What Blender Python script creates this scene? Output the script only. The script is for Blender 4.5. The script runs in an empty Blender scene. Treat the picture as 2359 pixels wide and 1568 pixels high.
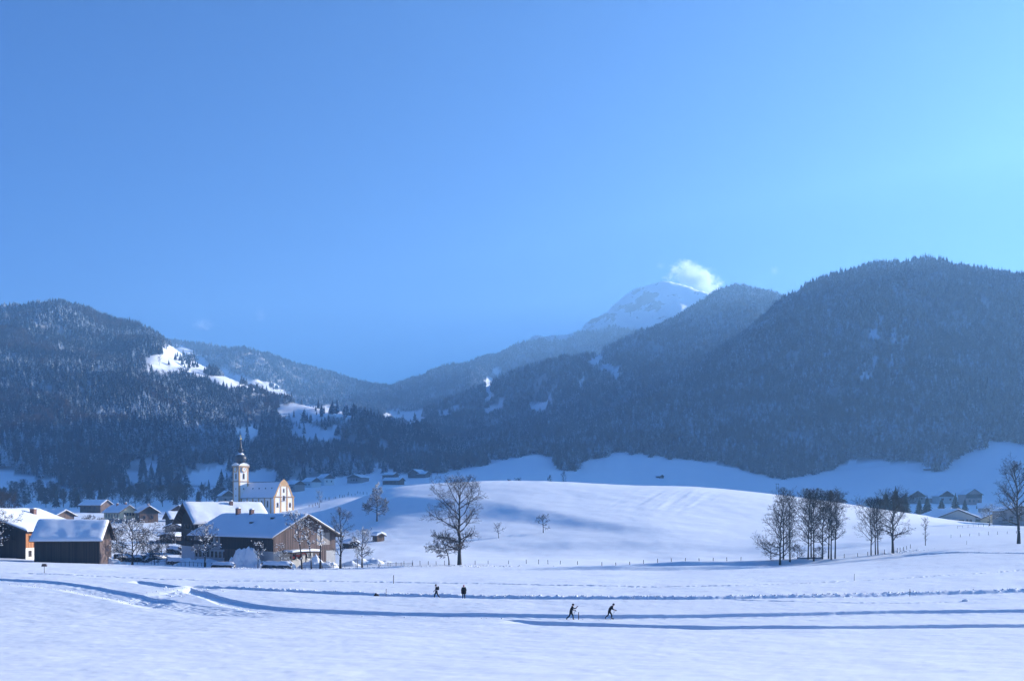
import bpy, bmesh, math, random
import numpy as np
from mathutils import Vector, Matrix
R = math.radians
rng = np.random.default_rng(7)
random.seed(7)
SC = bpy.context.scene
COL = SC.collection

# ------------------------------------------------------------------ camera
F, CX, HZ = 2430.0, 1179.0, 1170.0      # focal length, centre column and eye-level row of the photograph (2358 px wide)
cam_d = bpy.data.cameras.new('camera')
cam_d.sensor_width = 36.0
cam_d.lens = 36.0 * F / 2358.0
cam_d.shift_y = (HZ - 784.0) / 2358.0
cam_d.clip_start, cam_d.clip_end = 0.5, 30000.0
cam = bpy.data.objects.new('camera', cam_d)
COL.objects.link(cam)
cam.rotation_euler = (R(90), 0, 0)
SC.camera = cam

# ------------------------------------------------------------------ light
SUN_AZ, SUN_EL = R(66.0), R(15.0)       # clockwise from the view direction, above the horizon
W = bpy.data.worlds.new('World')
SC.world = W
W.use_nodes = True
nt = W.node_tree
nt.nodes.clear()
sky = nt.nodes.new('ShaderNodeTexSky')
sky.sky_type = 'NISHITA'
sky.sun_disc = False
sky.sun_elevation = SUN_EL
sky.sun_rotation = SUN_AZ
sky.altitude = 700
sky.air_density = 1.0
sky.dust_density = 1.2
sky.ozone_density = 2.5
tint = nt.nodes.new('ShaderNodeMix'); tint.data_type = 'RGBA'; tint.blend_type = 'MULTIPLY'
tint.inputs['Factor'].default_value = 1.0
tint.inputs['B'].default_value = (0.045, 0.385, 0.98, 1)      # the photograph's cool white balance
bg = nt.nodes.new('ShaderNodeBackground')
bg.inputs['Strength'].default_value = 0.05
wo = nt.nodes.new('ShaderNodeOutputWorld')
nt.links.new(sky.outputs[0], tint.inputs['A'])
nt.links.new(tint.outputs['Result'], bg.inputs['Color'])
nt.links.new(bg.outputs[0], wo.inputs['Surface'])

sd = bpy.data.lights.new('sun', 'SUN')
sd.energy = 5.0
sd.angle = R(0.5)
sd.color = (1.0, 0.95, 0.91)
sun = bpy.data.objects.new('sun', sd)
COL.objects.link(sun)
S = Vector((math.cos(SUN_EL) * math.sin(SUN_AZ), math.cos(SUN_EL) * math.cos(SUN_AZ), math.sin(SUN_EL)))
sun.rotation_euler = S.to_track_quat('Z', 'Y').to_euler()
sun.location = (800, 300, 600)

SC.view_settings.view_transform = 'Standard'
SC.view_settings.look = 'None'
SC.view_settings.exposure = 1.62
SC.view_settings.gamma = 1.0
SC.render.engine = 'CYCLES'
SC.cycles.use_denoising = True
SC.cycles.max_bounces = 5
SC.cycles.diffuse_bounces = 4
SC.cycles.glossy_bounces = 2
SC.cycles.transparent_max_bounces = 6
SC.cycles.volume_bounces = 2

# ------------------------------------------------------------------ helpers
def tag(o, label=None, cat=None, group=None, kind=None):
    if label: o['label'] = label
    if cat: o['category'] = cat
    if group: o['group'] = group
    if kind: o['kind'] = kind
    return o

def mesh_from(name, V, Fc, mats, mi=None, smooth=False):
    me = bpy.data.meshes.new(name)
    me.from_pydata([tuple(v) for v in V], [], Fc)
    for m in mats: me.materials.append(m)
    if mi is not None: me.polygons.foreach_set('material_index', mi)
    if smooth: me.polygons.foreach_set('use_smooth', [True] * len(me.polygons))
    me.update()
    return me

def link(name, me, parent=None):
    o = bpy.data.objects.new(name, me)
    COL.objects.link(o)
    if parent is not None: o.parent = parent
    return o

def empty(name, loc, rz=0.0):
    o = bpy.data.objects.new(name, None)
    COL.objects.link(o)
    o.location = loc
    o.rotation_euler = (0, 0, rz)
    o.empty_display_size = 0.3
    return o

def grid_mesh(name, X, Y, Z, mats, attrs=None):
    """X, Y, Z: arrays (rows, cols) -> one smooth sheet"""
    nr, nc = X.shape
    co = np.stack([X, Y, Z], -1).reshape(-1, 3).astype(np.float32)
    idx = np.arange(nr * nc).reshape(nr, nc)
    q = np.stack([idx[:-1, :-1], idx[:-1, 1:], idx[1:, 1:], idx[1:, :-1]], -1).reshape(-1, 4).astype(np.int32)
    me = bpy.data.meshes.new(name)
    me.vertices.add(len(co)); me.vertices.foreach_set('co', co.ravel())
    me.loops.add(q.size); me.loops.foreach_set('vertex_index', q.ravel())
    me.polygons.add(len(q))
    me.polygons.foreach_set('loop_start', np.arange(0, q.size, 4, dtype=np.int32))
    me.polygons.foreach_set('loop_total', np.full(len(q), 4, np.int32))
    me.polygons.foreach_set('use_smooth', np.ones(len(q), bool))
    for m in mats: me.materials.append(m)
    for k, a in (attrs or {}).items():
        at = me.attributes.new(k, 'FLOAT', 'POINT')
        at.data.foreach_set('value', np.asarray(a, np.float32).ravel())
    me.update(calc_edges=True)
    me.validate()
    return me

def hash2(ix, iy, seed):
    h = (ix.astype(np.int64) * 374761393 + iy.astype(np.int64) * 668265263 + seed * 144665) & 0x7fffffff
    h = ((h ^ (h >> 13)) * 1274126177) & 0x7fffffff
    return ((h ^ (h >> 16)) & 0xffff) / 65535.0

def vnoise(x, y, seed=0):
    x = np.asarray(x, float); y = np.asarray(y, float)
    ix, iy = np.floor(x), np.floor(y)
    fx, fy = x - ix, y - iy
    fx = fx * fx * fx * (fx * (fx * 6 - 15) + 10); fy = fy * fy * fy * (fy * (fy * 6 - 15) + 10)
    a, b = hash2(ix, iy, seed), hash2(ix + 1, iy, seed)
    c, d = hash2(ix, iy + 1, seed), hash2(ix + 1, iy + 1, seed)
    return (a + (b - a) * fx + (c - a) * fy + (a - b - c + d) * fx * fy) * 2 - 1

def fbm(x, y, seed=0, octv=4, gain=0.5):
    s, a, f = 0, 1.0, 1.0
    for i in range(octv):
        s = s + a * vnoise(np.asarray(x) * f + 17.3 * i, np.asarray(y) * f - 9.1 * i, seed + i)
        a *= gain; f *= 2.03
    return s

def sstep(t):
    t = np.clip(t, 0, 1)
    return t * t * (3 - 2 * t)

def curve(pts, smooth=18.0):
    """piecewise-linear profile, softened"""
    pts = np.array(pts, float)
    xs = np.arange(-2600, 9000, 4.0)
    ys = np.interp(xs, pts[:, 0], pts[:, 1])
    if smooth > 0:
        k = np.arange(-int(3 * smooth / 4), int(3 * smooth / 4) + 1) * 4.0
        w = np.exp(-0.5 * (k / smooth) ** 2); w /= w.sum()
        ys = np.convolve(np.pad(ys, len(k) // 2, mode='edge'), w, 'valid')
    return lambda x: np.interp(x, xs, ys)

def in_poly(px, py, poly):
    px = np.asarray(px); py = np.asarray(py)
    c = np.zeros(px.shape, bool)
    n = len(poly)
    j = n - 1
    for i in range(n):
        xi, yi = poly[i]; xj, yj = poly[j]
        if yi != yj:
            c ^= ((yi > py) != (yj > py)) & (px < (xj - xi) * (py - yi) / (yj - yi) + xi)
        j = i
    return c

# ------------------------------------------------------------------ materials
def mat(name):
    m = bpy.data.materials.new(name)
    m.use_nodes = True
    n = m.node_tree.nodes
    return m, n, m.node_tree.links, n['Principled BSDF']

def noise_node(n, l, scale, detail=4, vec=None, rough=0.55):
    t = n.new('ShaderNodeTexNoise')
    t.inputs['Scale'].default_value = scale
    t.inputs['Detail'].default_value = detail
    t.inputs['Roughness'].default_value = rough
    if vec is not None: l.new(vec, t.inputs['Vector'])
    return t

def ramp(n, l, fac, stops):
    r = n.new('ShaderNodeValToRGB')
    e = r.color_ramp.elements
    while len(e) < len(stops): e.new(0.5)
    for s, (p, c) in zip(e, stops):
        s.position = p; s.color = (*c, 1)
    l.new(fac, r.inputs['Fac'])
    return r

def mixc(n, l, fac, a, b, blend='MIX'):
    m = n.new('ShaderNodeMix'); m.data_type = 'RGBA'; m.blend_type = blend
    for sock, v in ((m.inputs['Factor'], fac), (m.inputs['A'], a), (m.inputs['B'], b)):
        if hasattr(v, 'links'): l.new(v, sock)
        elif isinstance(v, (int, float)): sock.default_value = v
        else: sock.default_value = (*v, 1)
    return m.outputs['Result']

def mathn(n, l, op, a, b=0.0):
    m = n.new('ShaderNodeMath'); m.operation = op
    for sock, v in ((m.inputs[0], a), (m.inputs[1], b)):
        if hasattr(v, 'links'): l.new(v, sock)
        else: sock.default_value = v
    return m.outputs[0]

SNOW_C = (0.86, 0.88, 0.90)

def snow_material(name, bump_scales=((0.35, 0.25), (3.0, 0.05)), bump=0.6, forest=False, rock=False, stretch=None):
    m, n, l, b = mat(name)
    geo = n.new('ShaderNodeNewGeometry')
    pos = geo.outputs['Position']
    if stretch:
        mp = n.new('ShaderNodeMapping'); mp.inputs['Scale'].default_value = stretch
        l.new(pos, mp.inputs['Vector']); pos = mp.outputs['Vector']
    h = None
    for sc, amp in bump_scales:
        t = noise_node(n, l, sc, 5, pos)
        v = mathn(n, l, 'MULTIPLY', t.outputs['Fac'], amp)
        h = v if h is None else mathn(n, l, 'ADD', h, v)
    bm = n.new('ShaderNodeBump')
    bm.inputs['Strength'].default_value = bump
    bm.inputs['Distance'].default_value = 1.0
    l.new(h, bm.inputs['Height'])
    l.new(bm.outputs['Normal'], b.inputs['Normal'])
    t = noise_node(n, l, 0.07, 4, geo.outputs['Position'])
    col = mixc(n, l, t.outputs['Fac'], (0.83, 0.86, 0.90), (0.88, 0.89, 0.90))
    if rock:
        at = n.new('ShaderNodeAttribute'); at.attribute_name = 'rock'
        t2 = noise_node(n, l, 0.012, 7, geo.outputs['Position'], 0.65)
        s = mathn(n, l, 'ADD', at.outputs['Fac'], mathn(n, l, 'MULTIPLY', mathn(n, l, 'SUBTRACT', t2.outputs['Fac'], 0.5), 2.4))
        k = ramp(n, l, s, [(0.52, (0, 0, 0)), (0.62, (1, 1, 1))])
        col = mixc(n, l, k.outputs['Color'], col, (0.10, 0.09, 0.085))
    if forest:
        at = n.new('ShaderNodeAttribute'); at.attribute_name = 'forest'
        col = mixc(n, l, mathn(n, l, 'MULTIPLY', at.outputs['Fac'], 0.9), col, (0.075, 0.075, 0.075))
    l.new(col, b.inputs['Base Color'])
    b.inputs['Roughness'].default_value = 0.65
    b.inputs['Specular IOR Level'].default_value = 0.25
    return m

M = {}
M['snow_field'] = snow_material('snow_field', ((0.10, 0.26), (0.7, 0.03), (5.0, 0.02), (16.0, 0.008)), 0.36, stretch=(0.8, 1.0, 1.0))
M['snow_hill'] = snow_material('snow_hill', ((0.05, 0.7), (0.45, 0.10)), 0.5, stretch=(0.35, 1.0, 1.0))
M['snow_far'] = snow_material('snow_far', ((0.02, 2.0), (0.12, 0.35)), 0.5, forest=True)
M['snow_peak'] = snow_material('snow_peak', ((0.008, 14.0), (0.05, 2.0)), 0.8, forest=True, rock=True)
M['snow_lump'] = snow_material('snow_lump', ((0.9, 0.22), (5.0, 0.05)), 0.7)
# ------------------------------------------------------------------ terrain: the valley floor, the white hill, the mountains
def lin(*p): return curve(p, 26.0)
LEVELS = [   # distance from the camera, profile of the ground across it (given as picture rows of the photograph)
 (8,   lambda x: HZ + F * 2.6 / 8 + 0 * x),
 (20,  lambda x: HZ + F * 4.5 / 20 + 0 * x),
 (40,  lambda x: HZ + F * 7.1 / 40 + 0 * x),
 (60,  lambda x: HZ + F * 9.1 / 60 + 0 * x),
 (80,  lambda x: HZ + F * 10.6 / 80 + 0 * x),
 (100, lambda x: HZ + F * 11.6 / 100 + 0 * x),
 (117, lambda x: HZ + F * 12.05 / 117 + 0 * x),
 (136, lambda x: HZ + F * 11.55 / 136 + 0 * x),
 (165, lin((-600, 1328), (0, 1330), (500, 1338), (1500, 1340), (2000, 1334), (2358, 1326), (3000, 1310))),
 (200, lin((-600, 1293), (0, 1300), (400, 1312), (1000, 1318), (1500, 1320), (2000, 1304), (2358, 1285), (3000, 1260))),
 (235, lin((-600, 1272), (0, 1285), (250, 1297), (450, 1306), (700, 1310), (1000, 1301), (1250, 1302), (1500, 1306), (1780, 1304), (2000, 1284), (2200, 1268), (2358, 1258), (3000, 1236))),
 (270, lin((-600, 1255), (0, 1270), (300, 1291), (500, 1294), (700, 1297), (800, 1290), (1000, 1283), (1300, 1284), (1500, 1290), (1750, 1284), (1950, 1262), (2200, 1247), (2358, 1238), (3000, 1220))),
 (320, lin((-600, 1228), (0, 1240), (400, 1262), (600, 1262), (700, 1255), (800, 1243), (900, 1232), (1100, 1222), (1300, 1219), (1500, 1223), (1700, 1235), (1900, 1238), (2100, 1230), (2358, 1221), (3000, 1205))),
 (370, lin((-600, 1205), (0, 1215), (400, 1238), (600, 1232), (700, 1218), (800, 1196), (900, 1170), (1000, 1162), (1200, 1158), (1500, 1164), (1700, 1178), (1900, 1192), (2100, 1206), (2358, 1210), (3000, 1200))),
 (430, lin((-600, 1195), (0, 1205), (400, 1217), (600, 1207), (690, 1192), (770, 1172), (845, 1143), (900, 1124), (1000, 1115), (1130, 1109), (1250, 1109), (1400, 1113), (1600, 1119), (1700, 1128), (1780, 1138), (1900, 1152), (2000, 1168), (2100, 1184), (2200, 1200), (2358, 1212), (3000, 1205))),
 (500, lin((-600, 1185), (0, 1197), (600, 1194), (700, 1183), (800, 1167), (900, 1150), (1000, 1142), (1600, 1142), (1800, 1158), (2000, 1180), (2200, 1197), (2358, 1198), (3000, 1190))),
 (600, lin((-600, 1178), (0, 1184), (400, 1187), (600, 1184), (700, 1168), (800, 1150), (1000, 1150), (1500, 1160), (2000, 1184), (2358, 1182), (3000, 1170))),
 (800, lin((-600, 1160), (0, 1166), (600, 1158), (700, 1140), (800, 1130), (1000, 1140), (1500, 1160), (2000, 1165), (2358, 1160), (3000, 1140))),
 (1000, lin((-600, 1130), (0, 1140), (400, 1145), (700, 1126), (900, 1115), (1100, 1120), (1300, 1130), (1700, 1142), (2358, 1136), (3000, 1110))),
 (1200, lin((-600, 1100), (0, 1108), (400, 1120), (700, 1112), (900, 1103), (1000, 1098), (1200, 1085), (1400, 1092), (1700, 1112), (1800, 1117), (2000, 1106), (2200, 1090), (2358, 1080), (3000, 1050))),
 (1400, lin((-600, 1065), (0, 1072), (400, 1088), (800, 1075), (1000, 1080), (1100, 1068), (1200, 1046), (1300, 1054), (1420, 1043), (1550, 1052), (1650, 1062), (1800, 1082), (1960, 1058), (2200, 1036), (2260, 1012), (2358, 1012), (3000, 960))),
 (1800, lin((-600, 1040), (0, 1050), (800, 1060), (1200, 1020), (2358, 980), (3000, 930))),
]
LY = np.array([a for a, _ in LEVELS], float)

STEP_A, STEP_B = np.array([-70.0, 415.0]), np.array([62.0, 300.0])       # the steep step in the white hill's flank
_sd = (STEP_B - STEP_A) / np.linalg.norm(STEP_B - STEP_A)
STEP_N = np.array([-_sd[1], _sd[0]])                                       # points uphill
if STEP_N[1] < 0: STEP_N = -STEP_N

def ground0(X, Y):
    """smooth ground height (no trails) at world X, Y"""
    X = np.asarray(X, float); Y = np.asarray(Y, float)
    shape = np.broadcast(X, Y).shape
    X = np.broadcast_to(X, shape).ravel(); Y = np.broadcast_to(Y, shape).ravel()
    x = CX + F * X / np.maximum(Y, 1.0)
    Z = np.stack([(HZ - f(x)) / F * y for y, f in LEVELS])
    n = len(LY)
    d = (Z[1:] - Z[:-1]) / (LY[1:] - LY[:-1])[:, None]
    m = np.empty_like(Z)
    m[0], m[-1] = d[0], d[-1]
    h = LY[1:] - LY[:-1]
    for i in range(1, n - 1):
        m[i] = (d[i - 1] * h[i] + d[i] * h[i - 1]) / (h[i] + h[i - 1])
    k = np.clip(np.searchsorted(LY, Y) - 1, 0, n - 2)
    j = np.arange(len(Y))
    hh = h[k]
    t = np.clip((Y - LY[k]) / hh, -0.5, 1.0)
    z0, z1, m0, m1 = Z[k, j], Z[k + 1, j], m[k, j] * hh, m[k + 1, j] * hh
    t2, t3 = t * t, t * t * t
    z = (2 * t3 - 3 * t2 + 1) * z0 + (t3 - 2 * t2 + t) * m0 + (-2 * t3 + 3 * t2) * z1 + (t3 - t2) * m1
    # the steep step and a bank behind the fence on the hill foot
    s = (X - STEP_A[0]) * STEP_N[0] + (Y - STEP_A[1]) * STEP_N[1]
    s = s + 4.5 * fbm(X / 45.0, Y / 45.0, 5, 3)
    along = (X - STEP_A[0]) * _sd[0] + (Y - STEP_A[1]) * _sd[1]
    fade = sstep((Y - 262) / 34.0) * sstep((along + 12) / 30.0) * sstep((172 - along) / 65.0)
    z = z - (3.3 - 0.011 * np.clip(along, 0, 170)) * (1 - sstep(s / 21.0 + 0.5)) * fade * sstep((s + 85) / 60.0)
    t2 = (Y - 292 + 0.10 * (X - 40) + 5 * fbm(X / 40.0, Y / 40.0, 15, 2)) / 16.0
    z = z - 0.9 * (1 - sstep(t2)) * sstep((X + 30) / 30) * sstep((110 - X) / 25) * sstep((Y - 262) / 20)
    # a ploughed-in ditch bank right of the middle, with its shaded side towards the field
    yb = 238.0 + 3.0 * np.sin(X / 9.0) * 0.4 - 0.03 * (X - 30)
    bank = sstep((X - 18) / 25.0) * sstep((78 - X) / 18.0)
    z = z + 1.25 * bank * (sstep((Y - yb) / 2.2) - sstep((Y - yb - 2) / 26.0))
    yb2 = 212.0 + 0.05 * (X - 10)
    bank2 = sstep((X + 8) / 30.0) * sstep((62 - X) / 22.0)
    z = z + 0.8 * bank2 * (sstep((Y - yb2) / 3.0) - sstep((Y - yb2 - 3) / 22.0))
    # gentle undulation
    z = z + 0.10 * fbm(X / 17.0, Y / 15.0, 31, 3) * sstep((Y - 20) / 50) + 0.5 * fbm(X / 60.0, Y / 48.0, 41, 2) * sstep((Y - 250) / 60) * sstep((560 - Y) / 130) * 0.8
    z = z + 3.5 * fbm(X / 230.0, Y / 230.0, 51, 3) * sstep((Y - 900) / 300)
    return z.reshape(shape)

_Ys = np.arange(30.0, 236.0, 0.25)
def ground_at_row(x, row, lo=30.0, hi=236.0):
    """the point of the near field seen at picture column x and row: distance Y"""
    Ys = np.arange(lo, hi, 0.25)
    z = ground0((x - CX) / F * Ys, Ys)
    r = HZ - F * z / Ys
    k = np.argmin(np.abs(r - row))
    return float(Ys[k])

class Trail:
    """a trodden or groomed track: the far edge as a line over the field, a drop of depth d, a floor of width w"""
    def __init__(s, pts, d, w, lump=0.0, soft=0.35, near=1.6, fl=3.0, fr=3.0, groom=0.0):
        P = []
        for x, r in pts:
            Y = ground_at_row(x, r)
            P.append(((x - CX) / F * Y, Y))
        P = np.array(P)
        xs = np.arange(P[0, 0], P[-1, 0], 0.25)
        ys = np.interp(xs, P[:, 0], P[:, 1])
        k = np.exp(-0.5 * (np.arange(-12, 13) / 5.0) ** 2); k /= k.sum()
        s.xs, s.ys = xs, np.convolve(np.pad(ys, 12, mode='edge'), k, 'valid')
        s.d, s.w, s.lump, s.soft, s.near, s.fl, s.fr, s.groom = d, w, lump, soft, near, fl, fr, groom
    def carve(s, X, Y):
        ye = np.interp(X, s.xs, s.ys)
        sc = 0.4
        if s.lump: ye = ye + s.lump * fbm(X / sc, Y / sc, 77, 2)
        t = ye - Y
        fade = sstep((X - s.xs[0]) / s.fl) * sstep((s.xs[-1] - X) / s.fr)
        p = sstep(t / s.soft) - sstep((t - s.soft - s.w) / s.near)
        rip = 0
        if s.groom:
            inn = sstep((t - 0.3) / 0.3) * sstep((s.w + 0.3 - t) / 0.4)
            rip = s.groom * inn * (np.sin(t * 2 * np.pi / 0.9) + 1.1 * fbm(X / 0.7, Y / 0.45, 91, 2))
        berm = 0.0
        if s.lump > 0.04:
            berm = 0.35 * s.d * np.exp(-((t + 0.25) / 0.35) ** 2) * (0.6 + fbm(X / 0.6, Y / 0.5, 61, 2))
        return (-s.d * p + rip + berm) * fade

TRAILS = [
 Trail([(-500, 1318), (-80, 1328), (0, 1331), (120, 1337), (200, 1347), (300, 1364), (360, 1375), (412, 1383)], 0.32, 5.0, 0.012, 0.5, 3.5, 0.5, 2.0, 0.03),
 Trail([(300, 1364.5), (412, 1384), (480, 1395), (600, 1405), (700, 1410)], 0.09, 6.0, 0.04, 0.9, 3.0, 6.0, 5.0, 0.03),
 Trail([(440, 1350), (462, 1357), (490, 1367), (520, 1378), (600, 1393), (700, 1401), (800, 1404), (1000, 1410), (1300, 1415), (1500, 1414), (1800, 1410), (2100, 1404), (2450, 1401), (3100, 1390)], 0.36, 2.6, 0.012, 0.42, 2.4, 1.2, 0.5, 0.02),
 Trail([(430, 1347), (480, 1348), (560, 1352), (650, 1357), (800, 1364), (870, 1366), (1000, 1369), (1100, 1371), (1300, 1373.5), (1600, 1373.5), (1900, 1369), (2100, 1364), (2450, 1355), (3100, 1335)], 0.30, 1.7, 0.06, 0.5, 1.4, 1.5, 0.5, 0.04),
 Trail([(310, 1335), (340, 1339), (375, 1344), (420, 1349)], 0.35, 2.2, 0.04, 0.5, 1.5, 2.0, 1.2, 0.03),
 Trail([(1140, 1424), (1250, 1430), (1400, 1435), (1600, 1440), (1900, 1440), (2100, 1438), (2450, 1435), (3100, 1426)], 0.42, 1.9, 0.0, 0.5, 1.8, 5.0, 0.5),
 Trail([(40, 1318), (150, 1322), (300, 1329), (500, 1336), (900, 1339), (1200, 1344), (1500, 1350), (1700, 1347), (2000, 1335), (2200, 1322), (2450, 1302), (3100, 1280)], 0.13, 0.5, 0.40, 0.5, 0.5, 4.0, 0.5, 0.05),
 Trail([(2050, 1262), (2200, 1270), (2300, 1273), (2450, 1275), (3000, 1285)], 0.35, 2.5, 0.15, 0.4, 1.5, 4.0, 0.5),
 Trail([(1620, 1376), (1750, 1382), (1900, 1386), (2100, 1387), (2200, 1384)], 0.10, 0.3, 0.12, 0.3, 0.3, 2.0, 2.0),
]
# the junction's trodden floor
JX, JY = (418 - CX) / F * ground_at_row(418, 1362), ground_at_row(418, 1362)

def field_z(X, Y):
    z = ground0(X, Y)
    for t in TRAILS: z = z + t.carve(X, Y)
    a = X - JX - 0.16 * (Y - JY)
    j = np.exp(-(a / 2.4) ** 4) * np.exp(-((Y - JY) / 11.0) ** 4)
    z = z - 0.22 * j + 0.07 * j * fbm(X / 0.7, Y / 0.7, 12, 3)
    # wind crust and slight waves in the untouched foreground
    z = z + 0.035 * fbm(X / 3.5, Y / 2.2, 3, 3) * sstep((Y - 15) / 20) + 0.018 * fbm(X / 0.9, Y / 0.6, 8, 2)
    return z

# near field
xd = np.concatenate([np.linspace(-700, -20, 60)[:-1], np.linspace(-20, 2378, 860), np.linspace(2378, 3200, 70)[1:]])
ys = np.concatenate([np.arange(8, 40, 0.8), np.arange(40, 92, 0.45), np.arange(92, 99, 0.3), np.arange(99, 126, 0.125), np.arange(126, 132, 0.25), np.arange(132, 152, 0.14), np.arange(152, 205, 0.35), np.arange(205, 252.1, 0.55)])
XX = (xd[None, :] - CX) / F * ys[:, None]
YY = np.broadcast_to(ys[:, None], XX.shape)
me = grid_mesh('snow_field', XX, YY, field_z(XX, YY), [M['snow_field']])
tag(link('snow_field', me), 'smooth snow covered field crossed by ski trails and footprints', kind='structure')

# the hill, the village ground and the valley floor (starts just below the field's edge)
xd2 = np.concatenate([np.linspace(-2300, -60, 110)[:-1], np.linspace(-60, 2420, 620), np.linspace(2420, 5200, 130)[1:]])
ys2 = np.concatenate([np.linspace(247, 470, 190), np.geomspace(472, 1950, 120)])
XX = (xd2[None, :] - CX) / F * ys2[:, None]
YY = np.broadcast_to(ys2[:, None], XX.shape)
Z0 = ground0(XX, YY)
Z0 = Z0 + 0.06 * fbm(XX / 6.0, YY / 5.0, 19, 3) * sstep((YY - 255) / 10) - 0.25 * (1 - sstep((YY - 247) / 4.0))
# faint sledging grooves down the front of the hill
gx = XX - 0.4 * (YY - 400)
gm = sstep((gx - 40) / 10) * sstep((84 - gx) / 12) * sstep((YY - 345) / 25) * sstep((425 - YY) / 15)
Z0 = Z0 + 0.07 * gm * vnoise(gx / 2.3 + 0.8 * vnoise(YY / 30.0, gx / 9.0, 24), YY / 22.0, 23) + 0.05 * gm * vnoise(gx / 0.9, YY / 14.0, 29)
def snow_ground_forest(X, Y): return 0 * X
me = grid_mesh('snow_hill', XX, YY, Z0, [M['snow_hill']])
tag(link('snow_hill', me), 'rounded white hill and snow covered valley floor behind the field', kind='structure')

# mountains -----------------------------------------------------------------
class Mountain:
    def __init__(s, name, crest, yc, yb, zb_row, amp, nscale, seed, shape=1.0, back=0.55, tree_h=20.0, crest_smooth=10.0):
        s.name, s.amp, s.ns, s.seed, s.shape, s.back, s.th = name, amp, nscale, seed, shape, back, tree_h
        s.crest = curve(crest, crest_smooth)
        s.yc = curve(yc, 40.0); s.yb = curve(yb, 60.0); s.zb = curve(zb_row, 40.0)
    def z(s, X, Y):
        x = CX + F * X / Y
        yc, yb = s.yc(x), s.yb(x)
        zc = (HZ - s.crest(x)) / F * yc - 0.75 * s.th
        zb = (HZ - s.zb(x)) / F * yb
        t = (Y - yb) / (yc - yb)
        tt = np.clip(t, 0, 1)
        f = tt ** s.shape
        z = zb + (zc - zb) * f
        z = np.where(t < 0, zb + np.maximum(zc - zb, 150.0) * t * 1.6, z)
        z = np.where(t > 1, zc - s.back * (Y - yc) * sstep((t - 1) / 0.12), z)
        env = np.clip(tt * 1.5, 0, 1) * (1 - sstep((tt - 0.72) / 0.28)) + 0.07 * np.clip(tt * 4, 0, 1)
        rid = 1 - 2 * np.abs(vnoise(X / s.ns, Y / (s.ns * 2.2), s.seed))
        return z + s.amp * env * (0.8 * rid + 0.7 * fbm(X / (s.ns * 0.6), Y / (s.ns * 0.6), s.seed + 3, 4))

MR = Mountain('forested_mountain',
  [(900, 1130), (1050, 1090), (1200, 1035), (1300, 990), (1400, 950), (1500, 900), (1600, 838), (1700, 768), (1760, 722), (1800, 687), (1850, 655), (1900, 632), (1980, 610), (2040, 599), (2100, 595), (2160, 598), (2220, 608), (2300, 622), (2358, 634), (2450, 590), (2600, 480), (2900, 300), (3320, 150), (3925, 190), (4721, 240), (6309, 300), (8600, 380)],  # unseen crest past the right frame edge, raised to shade meadow and woods
  [(900, 1750), (1300, 1900), (1700, 2200), (2100, 2300), (2523, 2340), (3320, 2120), (3925, 1660), (4721, 1269), (6309, 900), (8600, 640)],
  [(900, 1270), (2358, 1270), (3000, 1150), (3925, 850), (4721, 650), (6309, 450), (8600, 300)], [(900, 1115), (1200, 1090), (1800, 1120), (2358, 1085), (3000, 1060), (8600, 1060)], 26, 190, 100, 1.02)
ML = Mountain('forested_mountain',
  [(-2400, 860), (-900, 770), (-400, 735), (-200, 716), (0, 706), (60, 698), (100, 690), (140, 687), (180, 697), (230, 718), (300, 738), (370, 765), (400, 785), (430, 806), (500, 842), (560, 867), (620, 892), (680, 908), (740, 922), (800, 942), (860, 964), (940, 992), (1010, 1020), (1060, 1050), (1100, 1085), (1250, 1150), (1500, 1220)],
  [(-2400, 2300), (0, 2500), (300, 2450), (500, 2150), (700, 1950), (900, 1800), (1100, 1650), (1500, 1600)],
  [(-2400, 1000), (0, 1150), (500, 1180), (1000, 1250), (1500, 1300)], [(-2400, 1110), (0, 1122), (500, 1128), (800, 1118), (1000, 1112), (1100, 1120), (1500, 1260)], 24, 210, 200, 0.98)
M2 = Mountain('forested_ridge',
  [(700, 1120), (800, 1060), (900, 1005), (980, 965), (1050, 926), (1100, 906), (1150, 888), (1250, 847), (1300, 828), (1340, 816), (1380, 806), (1430, 785), (1480, 766), (1560, 720), (1620, 685), (1660, 666), (1700, 657), (1740, 659), (1770, 666), (1800, 678), (1900, 720), (2100, 800), (2600, 950)],
  [(700, 2700), (1100, 2900), (1340, 3000), (1700, 3300), (2600, 3300)], [(700, 1900), (2600, 2100)], [(700, 1100), (1300, 1010), (2600, 950)], 38, 260, 300, 1.0)
MF = Mountain('forested_ridge',
  [(-1200, 800), (0, 770), (200, 768), (400, 776), (460, 786), (520, 797), (620, 815), (700, 838), (750, 853), (820, 873), (885, 887), (950, 915), (1050, 970), (1400, 1080)],
  [(-1200, 4300), (1400, 4300)], [(-1200, 2700), (1400, 2700)], [(-1200, 1050), (1400, 1060)], 45, 330, 400, 1.0)
MS = Mountain('snow_peak',
  [(500, 1040), (700, 980), (800, 925), (860, 898), (890, 886), (930, 875), (975, 862), (990, 848), (1010, 844), (1060, 835), (1095, 822), (1140, 810), (1175, 797), (1200, 786), (1228, 774), (1262, 765), (1300, 762), (1335, 755), (1360, 735), (1390, 712), (1430, 683), (1470, 657), (1500, 646), (1530, 640), (1570, 646), (1610, 658), (1650, 676), (1720, 710), (1800, 760), (2000, 880), (2600, 1000)],
  [(500, 3900), (900, 4100), (1200, 4600), (1400, 5000), (1500, 5050), (1600, 4880), (1700, 4700), (2600, 4400)], [(500, 2700), (1100, 2800), (1400, 3850), (2600, 4000)], [(500, 1060), (1100, 1050), (1400, 1000), (2600, 950)], 38, 300, 500, 1.0, crest_smooth=5.0)

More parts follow.
